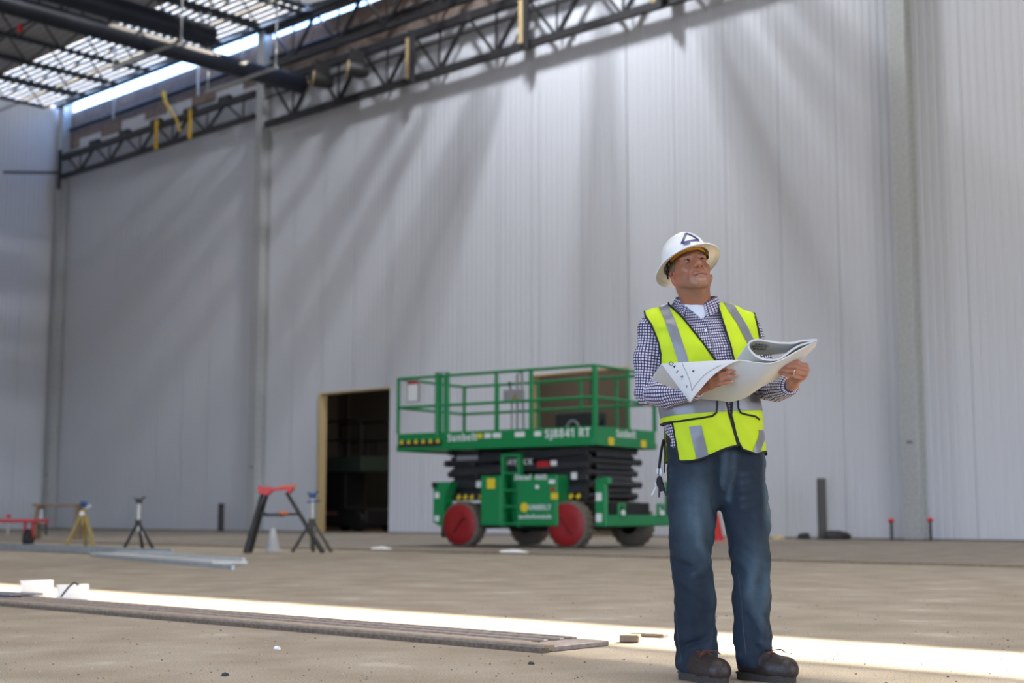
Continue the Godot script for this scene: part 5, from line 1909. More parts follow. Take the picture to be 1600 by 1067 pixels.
func build_shirt(man: Node3D) -> void:
	var shL := Vector3(-0.292, 1.425, 0.045)
	var elL := Vector3(-0.322, 1.162, 0.045)
	var wrL := Vector3(-0.135, 1.152, 0.235)
	var shR := Vector3(0.082, 1.42, -0.07)
	var elR := Vector3(0.165, 1.185, -0.05)
	var wrR := Vector3(0.238, 1.168, 0.165)
	var F := Field.new(Vector3(-0.43, 0.90, -0.2), Vector3(0.33, 1.56, 0.31), 0.0085, 85.0)
	F.stack(torso_rows, YAW)
	F.chain([Vector3(-0.12, 1.475, -0.02), Vector3(-0.21, 1.462, 0.015), shL], [0.062, 0.058, 0.062])
	F.chain([Vector3(-0.12, 1.475, -0.02), Vector3(0.0, 1.462, -0.045), shR], [0.062, 0.058, 0.060])
	F.chain([shL, Vector3(-0.318, 1.30, 0.045), elL], [0.062, 0.060, 0.054])
	F.chain([elL, Vector3(-0.25, 1.148, 0.13), wrL], [0.050, 0.052, 0.042])
	F.chain([shR, Vector3(0.125, 1.30, -0.065), elR], [0.060, 0.056, 0.052])
	F.chain([elR, Vector3(0.20, 1.17, 0.06), wrR], [0.048, 0.048, 0.044])
	F.finish()
	folds = []
	for k in 4:
		folds.append([Vector3(-0.385, 1.20 - k * 0.022, 0.07), Vector3(-0.28, 1.19 - k * 0.012, 0.11), 0.008 - 0.004 * (k % 2), 0.009])
	folds.append([Vector3(-0.37, 1.26, 0.05), Vector3(-0.28, 1.21, 0.10), 0.008, 0.012])
	folds.append([Vector3(-0.30, 1.10, 0.12), Vector3(-0.20, 1.20, 0.19), 0.009, 0.012])
	folds.append([Vector3(-0.26, 1.10, 0.15), Vector3(-0.17, 1.18, 0.23), -0.007, 0.012])
	folds.append([Vector3(-0.24, 1.09, 0.14), Vector3(-0.14, 1.13, 0.24), 0.008, 0.011])
	folds.append([Vector3(0.18, 1.14, 0.03), Vector3(0.23, 1.20, 0.10), 0.008, 0.011])
	folds.append([Vector3(0.20, 1.13, 0.08), Vector3(0.26, 1.19, 0.14), 0.008, 0.010])
	folds.append([Vector3(-0.09, 1.45, 0.14), Vector3(-0.045, 1.27, 0.16), 0.006, 0.010])
	fnoise.seed = 15
	snap_folds(F)
	F.mod(func(p: Vector3) -> float: return 1.1 * fold_sum(p) - 0.008 * fnoise.get_noise_3d(p.x * 9.0, p.y * 11.0 + p.x * 5.0, p.z * 9.0), 0.03)
	F.nets()
	sleeve_bones = [[Vector3(-0.06, 0.9, 0.0), Vector3(-0.125, 1.5, -0.01), 0.17], [shL, elL, 0.058], [elL, wrL, 0.05], [shR, elR, 0.056], [elR, wrR, 0.047]]
	var mb := MB.new()
	F.skin_all(mb, cloth_uv(sleeve_bones, 0.0235))
	var sh := obj("shirt", mb, M.shirt, man)
	# undershirt in the neck opening
	mb = MB.new()
	F.skin_cut(mb, [func(p: Vector3) -> float: return p.z - 0.02, func(p: Vector3) -> float: return p.y - 1.455 - absf(p.x + 0.100) * 0.9, func(p: Vector3) -> float: return 1.52 - p.y], 0.004)
	obj("undershirt", mb, M.tee, man)
	# button band and buttons
	mb = MB.new()
	var pts := []
	for k in 14:
		var p := Vector3(lerpf(-0.088, -0.048, k / 13.0), lerpf(1.435, 1.25, k / 13.0), 0.4)
		pts.append(F.hit(p, Vector3(0, 0, -1), 0.5))
	for k in 13:
		mb.bar(pts[k] + Vector3(0.012, 0, -0.001), pts[k + 1] + Vector3(0.012, 0, -0.001), 0.003, 0.008, Vector3.BACK)
	obj("button_band", mb, M.shirt, sh)
	for k in [2, 7, 12]:
		mb = MB.new()
		mb.lathe([Vector2(0, 0), Vector2(0.0055, 0), Vector2(0.0055, 0.002), Vector2(0, 0.0025)], pts[k], Basis(Vector3.RIGHT, PI / 2), 10)
		obj("button", mb, M.tee, sh)
	# collar: stands at the neck and folds down to two points
	mb = MB.new()
	var uvc := 0.0235
	var c := Vector3(-0.122, 1.546, -0.018)
	var ring := []
	for k in 41:
		var a := lerpf(-2.75, 2.75, k / 40.0)     # 0 at the back of the neck
		var dir := Vector3(sin(a), 0, -cos(a))
		var fr := pow(absf(a) / 2.75, 3.0)
		var up := c + dir * Vector3(0.080, 0, 0.076) + Vector3(0, 0.028 - 0.050 * fr, 0)
		var inn := c + dir * Vector3(0.077, 0, 0.073) + Vector3(0, -0.02 - 0.05 * fr, 0)
		var low := c + dir * Vector3(0.116 + 0.002 * fr, 0, 0.110 + 0.014 * fr) + Vector3(0, -0.024 - 0.058 * fr, 0)
		ring.append([inn, up, up + dir * 0.006, low, low - dir * 0.004])
	for k in 40:
		for q in 4:
			var u0 := k * 0.012 / uvc
			var u1 := (k + 1) * 0.012 / uvc
			var vl: float = (ring[k][q + 1] - ring[k][q]).length() / uvc
			mb.quad(ring[k + 1][q], ring[k][q], ring[k][q + 1], ring[k + 1][q + 1], Vector2(u1, 0), Vector2(u0, 0), Vector2(u0, vl), Vector2(u1, vl))
	obj("collar", mb, M.shirt, sh)

func build_vest(man: Node3D) -> void:
	var F := Field.new(Vector3(-0.37, 0.82, -0.21), Vector3(0.21, 1.57, 0.22), 0.0085, 85.0)
	vestF = F
	var rows := torso_rows.duplicate(true)
	rows.insert(0, [0.86, -0.055, 0.0, 0.203, 0.146])
	rows[1] = [0.93, -0.062, 0.0, 0.200, 0.145]
	F.stack(rows, YAW, 0.014)
	F.chain([Vector3(-0.12, 1.475, -0.02), Vector3(-0.21, 1.462, 0.015), Vector3(-0.292, 1.43, 0.045), Vector3(-0.305, 1.36, 0.045)], [0.074, 0.070, 0.071, 0.071])
	F.chain([Vector3(-0.12, 1.475, -0.02), Vector3(0.0, 1.462, -0.045), Vector3(0.082, 1.425, -0.07), Vector3(0.105, 1.345, -0.066)], [0.074, 0.070, 0.070, 0.070])
	F.finish()
	folds = []
	folds.append([Vector3(-0.10, 0.98, 0.16), Vector3(-0.03, 0.91, 0.15), 0.010, 0.018])
	folds.append([Vector3(-0.04, 1.02, 0.16), Vector3(0.02, 0.95, 0.15), 0.009, 0.015])
	folds.append([Vector3(-0.20, 0.97, 0.12), Vector3(-0.15, 0.88, 0.13), 0.009, 0.018])
	folds.append([Vector3(0.06, 1.02, 0.13), Vector3(0.11, 0.92, 0.10), 0.009, 0.018])
	folds.append([Vector3(-0.22, 1.42, 0.10), Vector3(-0.15, 1.28, 0.13), 0.006, 0.02])
	folds.append([Vector3(0.05, 1.44, 0.06), Vector3(0.09, 1.28, 0.07), 0.007, 0.016])
	fnoise.seed = 25
	snap_folds(F)
	F.mod(func(p: Vector3) -> float: return fold_sum(p) - 0.006 * fnoise.get_noise_3d(p.x * 8.0, p.y * 6.0, p.z * 8.0), 0.03)
	F.nets()
	# outline of the vest
	var lap_l := [[1.56, -0.245], [1.52, -0.232], [1.46, -0.176], [1.355, -0.098], [1.27, -0.040], [1.06, 0.004], [0.94, 0.036], [0.86, 0.036]]
	var lap_r := [[1.56, -0.050], [1.52, -0.034], [1.46, -0.018], [1.34, 0.016], [1.27, 0.030], [1.06, 0.014], [0.98, 0.030], [0.94, 0.044], [0.905, 0.066], [0.86, 0.12]]
	var arm_l := [[1.50, -0.335], [1.468, -0.327], [1.43, -0.303], [1.36, -0.276], [1.31, -0.266], [1.24, -0.268], [1.20, -0.31], [1.17, -0.5]]
	var arm_r := [[1.52, 0.110], [1.435, 0.128], [1.38, 0.137], [1.30, 0.137], [1.24, 0.145], [1.20, 0.17], [1.17, 0.4]]
	var keep := [
		func(p: Vector3) -> float: return 1.0 if p.z < -0.03 else maxf(along(lap_l, p.y) - p.x, p.x - along(lap_r, p.y)),
		func(p: Vector3) -> float: return p.x - along(arm_l, p.y),
		func(p: Vector3) -> float: return along(arm_r, p.y) - p.x,
		func(p: Vector3) -> float:
			if p.z < -0.035:
				return p.y - 0.875 - 0.03 * smoothstep(0.0, 0.06, p.x)
			if p.x < 0.04:
				return p.y - (0.873 + 0.062 * smoothstep(-0.16, 0.05, p.x))
			return p.y - (0.902 + 0.02 * absf(p.x - 0.11) / 0.06),
		# side slits below the waist band
		func(p: Vector3) -> float:
			if p.y > 1.03 or p.x > -0.1:
				return 1.0
			return maxf(p.x - lerpf(-0.198, -0.222, (p.y - 0.87) / 0.16), -0.045 - p.z),
		# neck hole at the back
		func(p: Vector3) -> float: return Vector2(p.x + 0.122, p.z + 0.02).length() - 0.088 if p.y > 1.44 else 1.0,
	]
	var mb := MB.new()
	var rim := []
	F.skin_cut(mb, keep, 0.0, rim)
	var v := obj("safety_vest", mb, M.vest, man)
	mb = MB.new()
	for e in rim:
		var a: Vector3 = e[0]
		var b: Vector3 = e[1]
		var mid := (a + b) * 0.5
		if (b - a).length() < 0.0004 or (absf(mid.z + 0.032) < 0.006 and mid.y > 1.2) or absf(mid.z + 0.045) < 0.002:
			continue
		var out := false
		for g in keep.size():
			if g != e[3] and keep[g].call(mid) < -0.0005:
				out = true
		if out:
			continue
		var d := (b - a).normalized() * 0.001
		mb.tube([a - d + e[2] * 0.001, b + d + e[2] * 0.001], 0.0042, 5, false)
	obj("piping", mb, M.piping, v)
	# reflective stripes: two shoulder bands, a waist band, lower pieces
	var sl := [[1.6, -0.285], [1.50, -0.250], [1.45, -0.228], [1.29, -0.178], [1.12, -0.14], [1.04, -0.137], [0.86, -0.098]]
	var sr := [[1.6, -0.02], [1.50, 0.026], [1.44, 0.062], [1.35, 0.104], [1.2, 0.105], [1.0, 0.112], [0.86, 0.135]]
	var front := func(p: Vector3) -> float: return p.z + 0.02
	var k2 := keep.duplicate()
	k2.append(front)
	var bands := [
		[func(p: Vector3) -> float: return 0.021 - absf(p.x - along(sl, p.y)), func(p: Vector3) -> float: return p.y - 1.11],
		[func(p: Vector3) -> float: return 0.019 - absf(p.x - along(sr, p.y)), func(p: Vector3) -> float: return p.y - 1.11],
		[func(p: Vector3) -> float: return 0.030 - absf(p.y - 1.098 - 0.07 * (p.x + 0.06))],
		[func(p: Vector3) -> float: return 0.025 - absf(p.x - along(sl, p.y)), func(p: Vector3) -> float: return 1.012 + 0.1 * (p.x + 0.14) - p.y],
		[func(p: Vector3) -> float: return 0.015 - absf(p.x - 0.125 - 0.012 * sin((p.y - 0.95) * 40.0)), func(p: Vector3) -> float: return 1.0 - p.y],
	]
	for b in bands:
		mb = MB.new()
		F.skin_cut(mb, (k2 if b != bands[2] else keep) + b, 0.0025)
		obj("reflective_stripe", mb, M.stripe, v)
	# black edge of the pockets, laid on the vest's front
	for line in [[Vector2(-0.262, 1.03), Vector2(-0.2, 1.032), Vector2(-0.1, 1.045), Vector2(-0.062, 1.052), Vector2(-0.045, 1.066), Vector2(-0.042, 1.09), Vector2(-0.042, 1.12)], [Vector2(0.042, 1.13), Vector2(0.042, 1.085), Vector2(0.052, 1.066), Vector2(0.075, 1.06), Vector2(0.11, 1.055), Vector2(0.13, 1.04)], [Vector2(0.06, 1.165), Vector2(0.09, 1.15), Vector2(0.13, 1.145)]]:
		mb = MB.new()
		var pts := []
		for i in line.size() - 1:
			for q in 5:
				var p: Vector2 = line[i].lerp(line[i + 1], q / 5.0)
				pts.append(F.hit(Vector3(p.x, p.y, 0.4), Vector3(0, 0, -1), 0.6) + Vector3(0, 0, 0.0045))
		mb.tube(pts, 0.004, 5)
		obj("pocket_edge", mb, M.piping, v)

# head frame: x to the man's left (picture right), y up, z out of the face
var HB := Basis.IDENTITY
var HC := Vector3.ZERO

func build_body(man: Node3D) -> void:
	HB = Basis(Vector3.BACK, deg_to_rad(8)) * Basis(Vector3.UP, deg_to_rad(21)) * Basis(Vector3.RIGHT, deg_to_rad(-23))
	HC = Vector3(-0.122, 1.7015, 0.105) - HB * Vector3(0, 0.006, 0.083)
	var mb := MB.new()
	mb.use_col = true
	var skin := Color(0.325, 0.128, 0.064)
	# --- head and neck, 3 mm
	var F := Field.new(HC + Vector3(-0.13, -0.19, -0.135), HC + Vector3(0.135, 0.13, 0.165), 0.0031, 170.0)
	var w := func(x: float, y: float, z: float) -> Vector3: return HC + HB * Vector3(x, y, z)
	F.ellipsoid(w.call(0, 0.035, -0.012), Vector3(0.074, 0.088, 0.093), HB)
	F.ellipsoid(w.call(0, -0.02, 0.028), Vector3(0.064, 0.078, 0.056), HB)
	for s in [-1.0, 1.0]:
		F.bone(w.call(s * 0.060, -0.045, 0.0), w.call(s * 0.027, -0.092, 0.054), 0.020, 0.019)
		F.bone(w.call(s * 0.046, -0.022, 0.054), w.call(s * 0.058, -0.012, 0.02), 0.017, 0.016)
		F.bone(w.call(s * 0.012, 0.026, 0.083), w.call(s * 0.048, 0.026, 0.064), 0.009, 0.009)
		F.bone(w.call(s * 0.012, -0.036, 0.093), w.call(s * 0.012, -0.036, 0.090), 0.0095, 0.009)
		F.bone(w.call(s * 0.026, -0.045, 0.072), w.call(s * 0.032, -0.075, 0.064), 0.013, 0.013)
		# ears
		F.ellipsoid(w.call(s * 0.079, -0.014, -0.016), Vector3(0.009, 0.032, 0.020), HB * Basis(Vector3.UP, s * 0.45))
	F.bone(w.call(-0.012, -0.102, 0.066), w.call(0.012, -0.102, 0.066), 0.019, 0.019)
	F.chain([w.call(0, 0.018, 0.084), w.call(0, -0.012, 0.096), w.call(0, -0.031, 0.108)], [0.008, 0.0095, 0.0125])
	F.bone(w.call(-0.020, -0.064, 0.079), w.call(0.020, -0.064, 0.079), 0.0080, 0.0080)
	F.bone(w.call(-0.017, -0.0745, 0.079), w.call(0.017, -0.0745, 0.079), 0.0092, 0.0092)
	var nb := Vector3(-0.124, 1.50, -0.020)
	F.bone(w.call(0, -0.055, -0.020), nb, 0.062, 0.070)
	for s in [-1.0, 1.0]:
		F.bone(w.call(s * 0.055, -0.06, -0.025), nb + Vector3(s * 0.018, -0.02, 0.055), 0.017, 0.014)
	F.bone(w.call(0, -0.095, 0.02), nb + Vector3(0.01, 0.03, 0.048), 0.024, 0.020)
	F.finish()
	for s in [-1.0, 1.0]:
		F.carve(w.call(s * 0.031, 0.006, 0.1010), 0.0140, 0.010)
		F.carve(w.call(s * 0.0085, -0.0405, 0.101), 0.0052, 0.003)
		F.carve(w.call(s * 0.085, -0.012, -0.008), 0.011, 0.006)
		F.carve_bone(w.call(s * 0.020, -0.044, 0.092), w.call(s * 0.036, -0.066, 0.078), 0.003, 0.008)
		# eyelids
	for s in [-1.0, 1.0]:
		F.carve_bone(w.call(0, -0.0690, 0.0945), w.call(s * 0.029, -0.0745, 0.083), 0.0030, 0.006)
	F.carve_bone(w.call(-0.014, -0.0865, 0.096), w.call(0.014, -0.0865, 0.096), 0.006, 0.010)
	F.nets()
	var inv := HB.transposed()
	F.skin_all(mb, null, func(p: Vector3) -> Color:
		var q := inv * (p - HC)
		var c := skin
		var lips := exp(-(Vector2(q.x * 0.55, q.y + 0.069).length_squared()) / 0.00012) * float(q.z > 0.06)
		c = c.lerp(Color(0.33, 0.12, 0.085), 0.6 * lips)
		c = c.lerp(Color(0.40, 0.15, 0.085), 0.5 * exp(-(q - Vector3(0, -0.035, 0.10)).length_squared() / 0.0006))
		if absf(q.x) > 0.07:
			c = c.lerp(Color(0.42, 0.13, 0.08), 0.5)
		c = c.lerp(Color(0.27, 0.155, 0.105), 0.35 * smoothstep(-0.05, -0.085, q.y) * float(q.z > -0.01))
		return c)
	var lip_line := []
	for j in 13:
		var t := lerpf(-1.0, 1.0, j / 12.0)
		lip_line.append(F.hit(w.call(0.030 * t, -0.0690 - 0.0065 * t * t, 0.14), HB * Vector3(0, 0, -1), 0.2))
	# --- slim trunk and arms under the clothes, 14 mm
	F = Field.new(Vector3(-0.42, 0.85, -0.16), Vector3(0.32, 1.56, 0.30), 0.014, 70.0)
	F.stack([[0.92, -0.06, 0.0, 0.15, 0.10], [1.2, -0.085, 0.0, 0.155, 0.10], [1.4, -0.11, -0.01, 0.15, 0.085], [1.50, -0.124, -0.018, 0.06, 0.055]], YAW)
	F.chain([Vector3(-0.12, 1.45, -0.02), Vector3(-0.285, 1.42, 0.045), Vector3(-0.322, 1.162, 0.045), Vector3(-0.135, 1.152, 0.235)], [0.04, 0.04, 0.034, 0.026])
	F.chain([Vector3(-0.12, 1.45, -0.02), Vector3(0.08, 1.415, -0.07), Vector3(0.165, 1.185, -0.05), Vector3(0.238, 1.168, 0.165)], [0.04, 0.04, 0.034, 0.026])
	F.finish()
	F.nets()
	F.skin_all(mb, null, func(_p: Vector3) -> Color: return skin)
	# --- the hand on the left of the picture: back of the hand to the camera, fingers laid along the paper to the right
	var hand_tint := func(p: Vector3) -> Color: return skin.lerp(Color(0.44, 0.20, 0.13), 0.45)
	F = Field.new(Vector3(-0.19, 1.09, 0.19), Vector3(0.07, 1.27, 0.36), 0.0029, 420.0)
	F.chain([Vector3(-0.16, 1.150, 0.222), Vector3(-0.128, 1.153, 0.262)], [0.027, 0.026])
	var kn := [Vector3(-0.076, 1.203, 0.316), Vector3(-0.070, 1.187, 0.318), Vector3(-0.066, 1.171, 0.312), Vector3(-0.064, 1.157, 0.302)]
	for q in kn:
		F.bone(Vector3(-0.128, 1.153, 0.262).lerp(q, 0.12) + Vector3(0, (q.y - 1.18) * 0.45, 0), q, 0.0155, 0.0112)
	var tips := [
		[Vector3(-0.040, 1.219, 0.334), Vector3(-0.013, 1.231, 0.336), Vector3(0.009, 1.236, 0.330)],
		[Vector3(-0.030, 1.200, 0.334), Vector3(0.001, 1.212, 0.334), Vector3(0.027, 1.219, 0.326)],
		[Vector3(-0.028, 1.183, 0.328), Vector3(0.004, 1.193, 0.328), Vector3(0.031, 1.198, 0.320)],
		[Vector3(-0.032, 1.166, 0.316), Vector3(-0.006, 1.172, 0.315), Vector3(0.014, 1.176, 0.308)]]
	var rr := [[0.0098, 0.0088, 0.0082, 0.0072], [0.0100, 0.0090, 0.0084, 0.0074], [0.0096, 0.0086, 0.0080, 0.0070], [0.0086, 0.0078, 0.0072, 0.0062]]
	for i in 4:
		F.chain([kn[i]] + tips[i], rr[i])
	F.chain([Vector3(-0.12, 1.165, 0.255), Vector3(-0.085, 1.215, 0.268), Vector3(-0.05, 1.242, 0.262), Vector3(-0.025, 1.252, 0.255)], [0.016, 0.0125, 0.0108, 0.009])
	F.finish()
	F.nets()
	F.skin_all(mb, null, hand_tint)
	# --- the hand on the right: fingers come round the paper's edge, tips to the left
	F = Field.new(Vector3(0.14, 1.12, 0.13), Vector3(0.36, 1.32, 0.36), 0.0029, 420.0)
	F.chain([Vector3(0.236, 1.160, 0.155), Vector3(0.256, 1.178, 0.200)], [0.029, 0.028])
	kn = [Vector3(0.303, 1.238, 0.268), Vector3(0.306, 1.222, 0.272), Vector3(0.302, 1.206, 0.268), Vector3(0.292, 1.193, 0.258)]
	for q in kn:
		F.bone(Vector3(0.260, 1.182, 0.205).lerp(q, 0.15), q, 0.017, 0.0118)
	tips = [
		[Vector3(0.270, 1.250, 0.305), Vector3(0.243, 1.249, 0.310), Vector3(0.222, 1.246, 0.306)],
		[Vector3(0.266, 1.231, 0.308), Vector3(0.232, 1.232, 0.312), Vector3(0.207, 1.232, 0.304)],
		[Vector3(0.262, 1.213, 0.302), Vector3(0.227, 1.216, 0.305), Vector3(0.201, 1.220, 0.296)],
		[Vector3(0.258, 1.197, 0.288), Vector3(0.226, 1.203, 0.290), Vector3(0.203, 1.210, 0.284)]]
	for i in 4:
		F.chain([kn[i]] + tips[i], rr[i])
	F.chain([Vector3(0.262, 1.19, 0.205), Vector3(0.275, 1.228, 0.215), Vector3(0.268, 1.262, 0.235), Vector3(0.255, 1.283, 0.250)], [0.017, 0.0135, 0.0115, 0.0095])
	F.finish()
	F.nets()
	F.skin_all(mb, null, hand_tint)
	var body := obj("body", mb, M.skin, man)
	mb = MB.new()
	mb.tube(lip_line, [0.0008, 0.0013, 0.0016, 0.0018, 0.0018, 0.0018, 0.0018, 0.0018, 0.0018, 0.0018, 0.0016, 0.0013, 0.0008], 6)
	obj("mouth", mb, mat(lin(0.10, 0.03, 0.022), 0.6), body)  # dark line painted in for the shade between the lips
	# wedding ring
	mb = MB.new()
	var c := Vector3(0.258, 1.2135, 0.3025)
	var pts := []
	for k in 13:
		var a := TAU * k / 12
		pts.append(c + Vector3(0.002 * cos(a), 0.0105 * cos(a), 0.0108 * sin(a)))
	mb.tube(pts, 0.0022, 6, false)
	obj("ring", mb, mat(lin(0.7, 0.6, 0.4), 0.25, 0.8), body)
	# nails
	for q in [[Vector3(0.009, 1.236, 0.330), Vector3(0.022, 0.005, -0.006)], [Vector3(0.027, 1.219, 0.326), Vector3(0.026, 0.007, -0.008)], [Vector3(0.031, 1.198, 0.320), Vector3(0.027, 0.005, -0.008)], [Vector3(0.014, 1.176, 0.308), Vector3(0.02, 0.004, -0.007)], [Vector3(0.222, 1.246, 0.306), Vector3(-0.021, -0.003, -0.004)], [Vector3(0.207, 1.232, 0.304), Vector3(-0.025, 0, -0.008)], [Vector3(0.201, 1.220, 0.296), Vector3(-0.026, 0.004, -0.009)], [Vector3(0.203, 1.210, 0.284), Vector3(-0.023, 0.007, -0.006)]]:
		mb = MB.new()
		var d: Vector3 = q[1].normalized()
		var up := (Vector3.BACK - d * d.z).normalized()
		mb.ball(q[0] + up * 0.0062 + d * 0.0015, Vector3(0.0058, 0.0022, 0.0046), 8, Basis(d, up, d.cross(up)))
		obj("fingernail", mb, mat(lin(0.48, 0.26, 0.19), 0.35), body)
	# eyes, brows, hair
	var lid := mat(lin(0.27, 0.105, 0.055), 0.5)
	for s in [-1.0, 1.0]:
		mb = MB.new()
		var e: Vector3 = w.call(s * 0.031, 0.005, 0.0725)
		mb.ball(e, Vector3(0.0120, 0.0120, 0.0120), 16)
		var eye := obj("eye", mb, M.eye_white, body)
		var look := (HB * Vector3(0.10, 0.10, 1.0)).normalized()
		var b := Basis.looking_at(-look, HB.y)
		mb = MB.new()
		mb.ball(e + look * 0.0086, Vector3(0.0072, 0.0072, 0.0042), 12, b)
		obj("iris", mb, M.iris, eye)
		for k in 2:
			mb = MB.new()
			for i in 6:
				for j in 14:
					var q := []
					for c4 in [[j, i], [j + 1, i], [j + 1, i + 1], [j, i + 1]]:
						var az := lerpf(-1.5, 1.5, c4[0] / 14.0)
						var op: float = (0.42 if k == 0 else 0.27) * pow(maxf(cos(az * 1.02), 0.0), 0.8)
						var el := lerpf(op, 1.5, c4[1] / 6.0)
						q.append(e + HB * (Vector3(sin(az) * cos(el), sin(el) * (1.0 if k == 0 else -1.0), cos(az) * cos(el)) * ((0.0136 if k == 0 else 0.0128) - 0.0006 * float(c4[1] == 0))))
					if k == 0:
						mb.quad(q[0], q[1], q[2], q[3])
					else:
						mb.quad(q[3], q[2], q[1], q[0])
			obj("eyelid", mb, lid, eye)
		mb = MB.new()
		var lash := []
		for j in 11:
			var az := lerpf(-1.2, 1.2, j / 10.0)
			var el := 0.42 * pow(maxf(cos(az * 1.02), 0.0), 0.8) - 0.03
			lash.append(e + HB * (Vector3(sin(az) * cos(el), sin(el), cos(az) * cos(el)) * 0.0136))
		mb.tube(lash, 0.0009, 5)
		obj("eyelashes", mb, mat(lin(0.05, 0.025, 0.018), 0.8), eye)
		mb = MB.new()
		var br := []
		for j in 8:
			var t := j / 7.0
			br.append(w.call(s * lerpf(0.014, 0.050, t), 0.0245 + 0.006 * sin(t * 2.4), 0.0935 - 0.024 * t * t))
		mb.tube(br, [0.0018, 0.0026, 0.003, 0.003, 0.0028, 0.0024, 0.0018, 0.001], 6)
		obj("eyebrow", mb, mat(lin(0.13, 0.07, 0.04), 0.8), body)
	# short hair at the temples and nape
	mb = MB.new()
	for i in 10:
		for j in 48:
			var q := []
			for k in [[i, j], [i, j + 1], [i + 1, j + 1], [i + 1, j]]:
				var a: float = TAU * k[1] / 48.0
				var fr := maxf(cos(a), 0.0)     # 1 in front
				var lowy := -0.035 - 0.02 * maxf(-cos(a), 0.0) + 0.085 * smoothstep(0.1, 0.6, cos(a))
				var y: float = lerpf(lowy, 0.075, k[0] / 10.0)
				var r := sqrt(maxf(0.0, 1.0 - pow((y - 0.035) / 0.095, 2.0)))
				q.append(w.call(0.0775 * r * sin(a), y, -0.012 + 0.0965 * r * cos(a) - 0.004 * fr))
			mb.quad(q[0], q[1], q[2], q[3])
	obj("hair", mb, M.hair, man)

func build_boots(man: Node3D) -> void:
	for k in [[Vector3(-0.178, 0, -0.005), Vector3(-0.058, 0, 0.150), -0.16, 0.0], [Vector3(0.058, 0, -0.035), Vector3(0.208, 0, 0.062), 0.08, -0.02]]:
		var heel: Vector3 = k[0]
		var toe: Vector3 = k[1]
		var d := (toe - heel).normalized()
		var sd := Vector3(d.z, 0, -d.x)
		var F := Field.new(Vector3(minf(heel.x, toe.x) - 0.10, 0.0, minf(heel.z, toe.z) - 0.1), Vector3(maxf(heel.x, toe.x) + 0.10, 0.2, maxf(heel.z, toe.z) + 0.1), 0.0055, 110.0)
		F.chain([heel + Vector3(0, 0.052, 0), heel.lerp(toe, 0.35) + Vector3(0, 0.056, 0), heel.lerp(toe, 0.72) + Vector3(0, 0.054, 0)], [0.040, 0.042, 0.046])
		F.bone(heel.lerp(toe, 0.72) + sd * 0.012 + Vector3(0, 0.050, 0), toe + sd * 0.006 + Vector3(0, 0.050, 0), 0.045, 0.046)
		F.bone(heel.lerp(toe, 0.72) - sd * 0.012 + Vector3(0, 0.050, 0), toe - sd * 0.006 + Vector3(0, 0.050, 0), 0.045, 0.044)
		F.chain([heel.lerp(toe, 0.10) + Vector3(0, 0.14, 0), heel.lerp(toe, 0.14) + Vector3(0, 0.095, 0), heel.lerp(toe, 0.5) + Vector3(0, 0.086, 0)], [0.038, 0.040, 0.036])
		F.finish()
		folds = []
		for q in 3:
			folds.append([heel.lerp(toe, 0.66 + q * 0.06) + Vector3(0, 0.09, 0) - sd * 0.04, heel.lerp(toe, 0.70 + q * 0.06) + Vector3(0, 0.095, 0) + sd * 0.04, -0.003, 0.007])
		F.mod(func(p: Vector3) -> float: return fold_sum(p), 0.02)
		F.cut_plane(Vector3.DOWN, -0.022)
		F.nets()
		var mb := MB.new()
		F.skin_all(mb)
		var boot := obj("boot", mb, M.leather, man)
		# sole with a welt, outline round the foot
		mb = MB.new()
		var poly := PackedVector2Array()
		var ln := (toe - heel).length()
		for q in [[-0.040, 0.0], [-0.034, 0.026], [-0.012, 0.037], [0.06, 0.038], [0.11, 0.044], [ln * 0.78, 0.051], [ln, 0.047], [ln + 0.028, 0.032], [ln + 0.041, 0.0], [ln + 0.028, -0.032], [ln, -0.046], [ln * 0.78, -0.050], [0.11, -0.040], [0.06, -0.036], [-0.012, -0.037], [-0.034, -0.026]]:
			poly.append(Vector2(q[0], q[1]))
		var b := Basis(d, -sd, Vector3.UP)
		mb.prism(poly.duplicate(), 0.0, 0.026, heel, b)
		var wide := PackedVector2Array()
		for p in poly:
			wide.append(Vector2(ln * 0.5, 0) + (p - Vector2(ln * 0.5, 0)) * 1.03)
		mb.prism(wide, 0.022, 0.030, heel, b)
		obj("sole", mb, M.sole, boot)
		# lacing
		mb = MB.new()
		for q in 4:
			var f := 0.30 + q * 0.10
			var a := F.hit(heel.lerp(toe, f) + sd * 0.024 + Vector3(0, 0.3, 0), Vector3.DOWN, 0.3)
			var c := F.hit(heel.lerp(toe, f + 0.07) - sd * 0.024 + Vector3(0, 0.3, 0), Vector3.DOWN, 0.3)
			var a2 := F.hit(heel.lerp(toe, f + 0.07) + sd * 0.024 + Vector3(0, 0.3, 0), Vector3.DOWN, 0.3)
			var c2 := F.hit(heel.lerp(toe, f) - sd * 0.024 + Vector3(0, 0.3, 0), Vector3.DOWN, 0.3)
			mb.tube([a, (a + c) / 2 + Vector3(0, 0.006, 0), c], 0.0032, 6)
			mb.tube([a2, (a2 + c2) / 2 + Vector3(0, 0.006, 0), c2], 0.0032, 6)
		var kn2 := F.hit(heel.lerp(toe, 0.66) + Vector3(0, 0.3, 0), Vector3.DOWN, 0.3) + Vector3(0, 0.006, 0)
		mb.tube([kn2, kn2 + d * 0.025 + sd * 0.025 + Vector3(0, 0.004, 0), kn2 + d * 0.045 + sd * 0.03 + Vector3(0, -0.008, 0)], 0.003, 6)
		mb.tube([kn2, kn2 + d * 0.02 - sd * 0.03 + Vector3(0, 0.004, 0), kn2 + d * 0.012 - sd * 0.045 + Vector3(0, -0.014, 0)], 0.003, 6)
		obj("lace", mb, M.lace, boot)

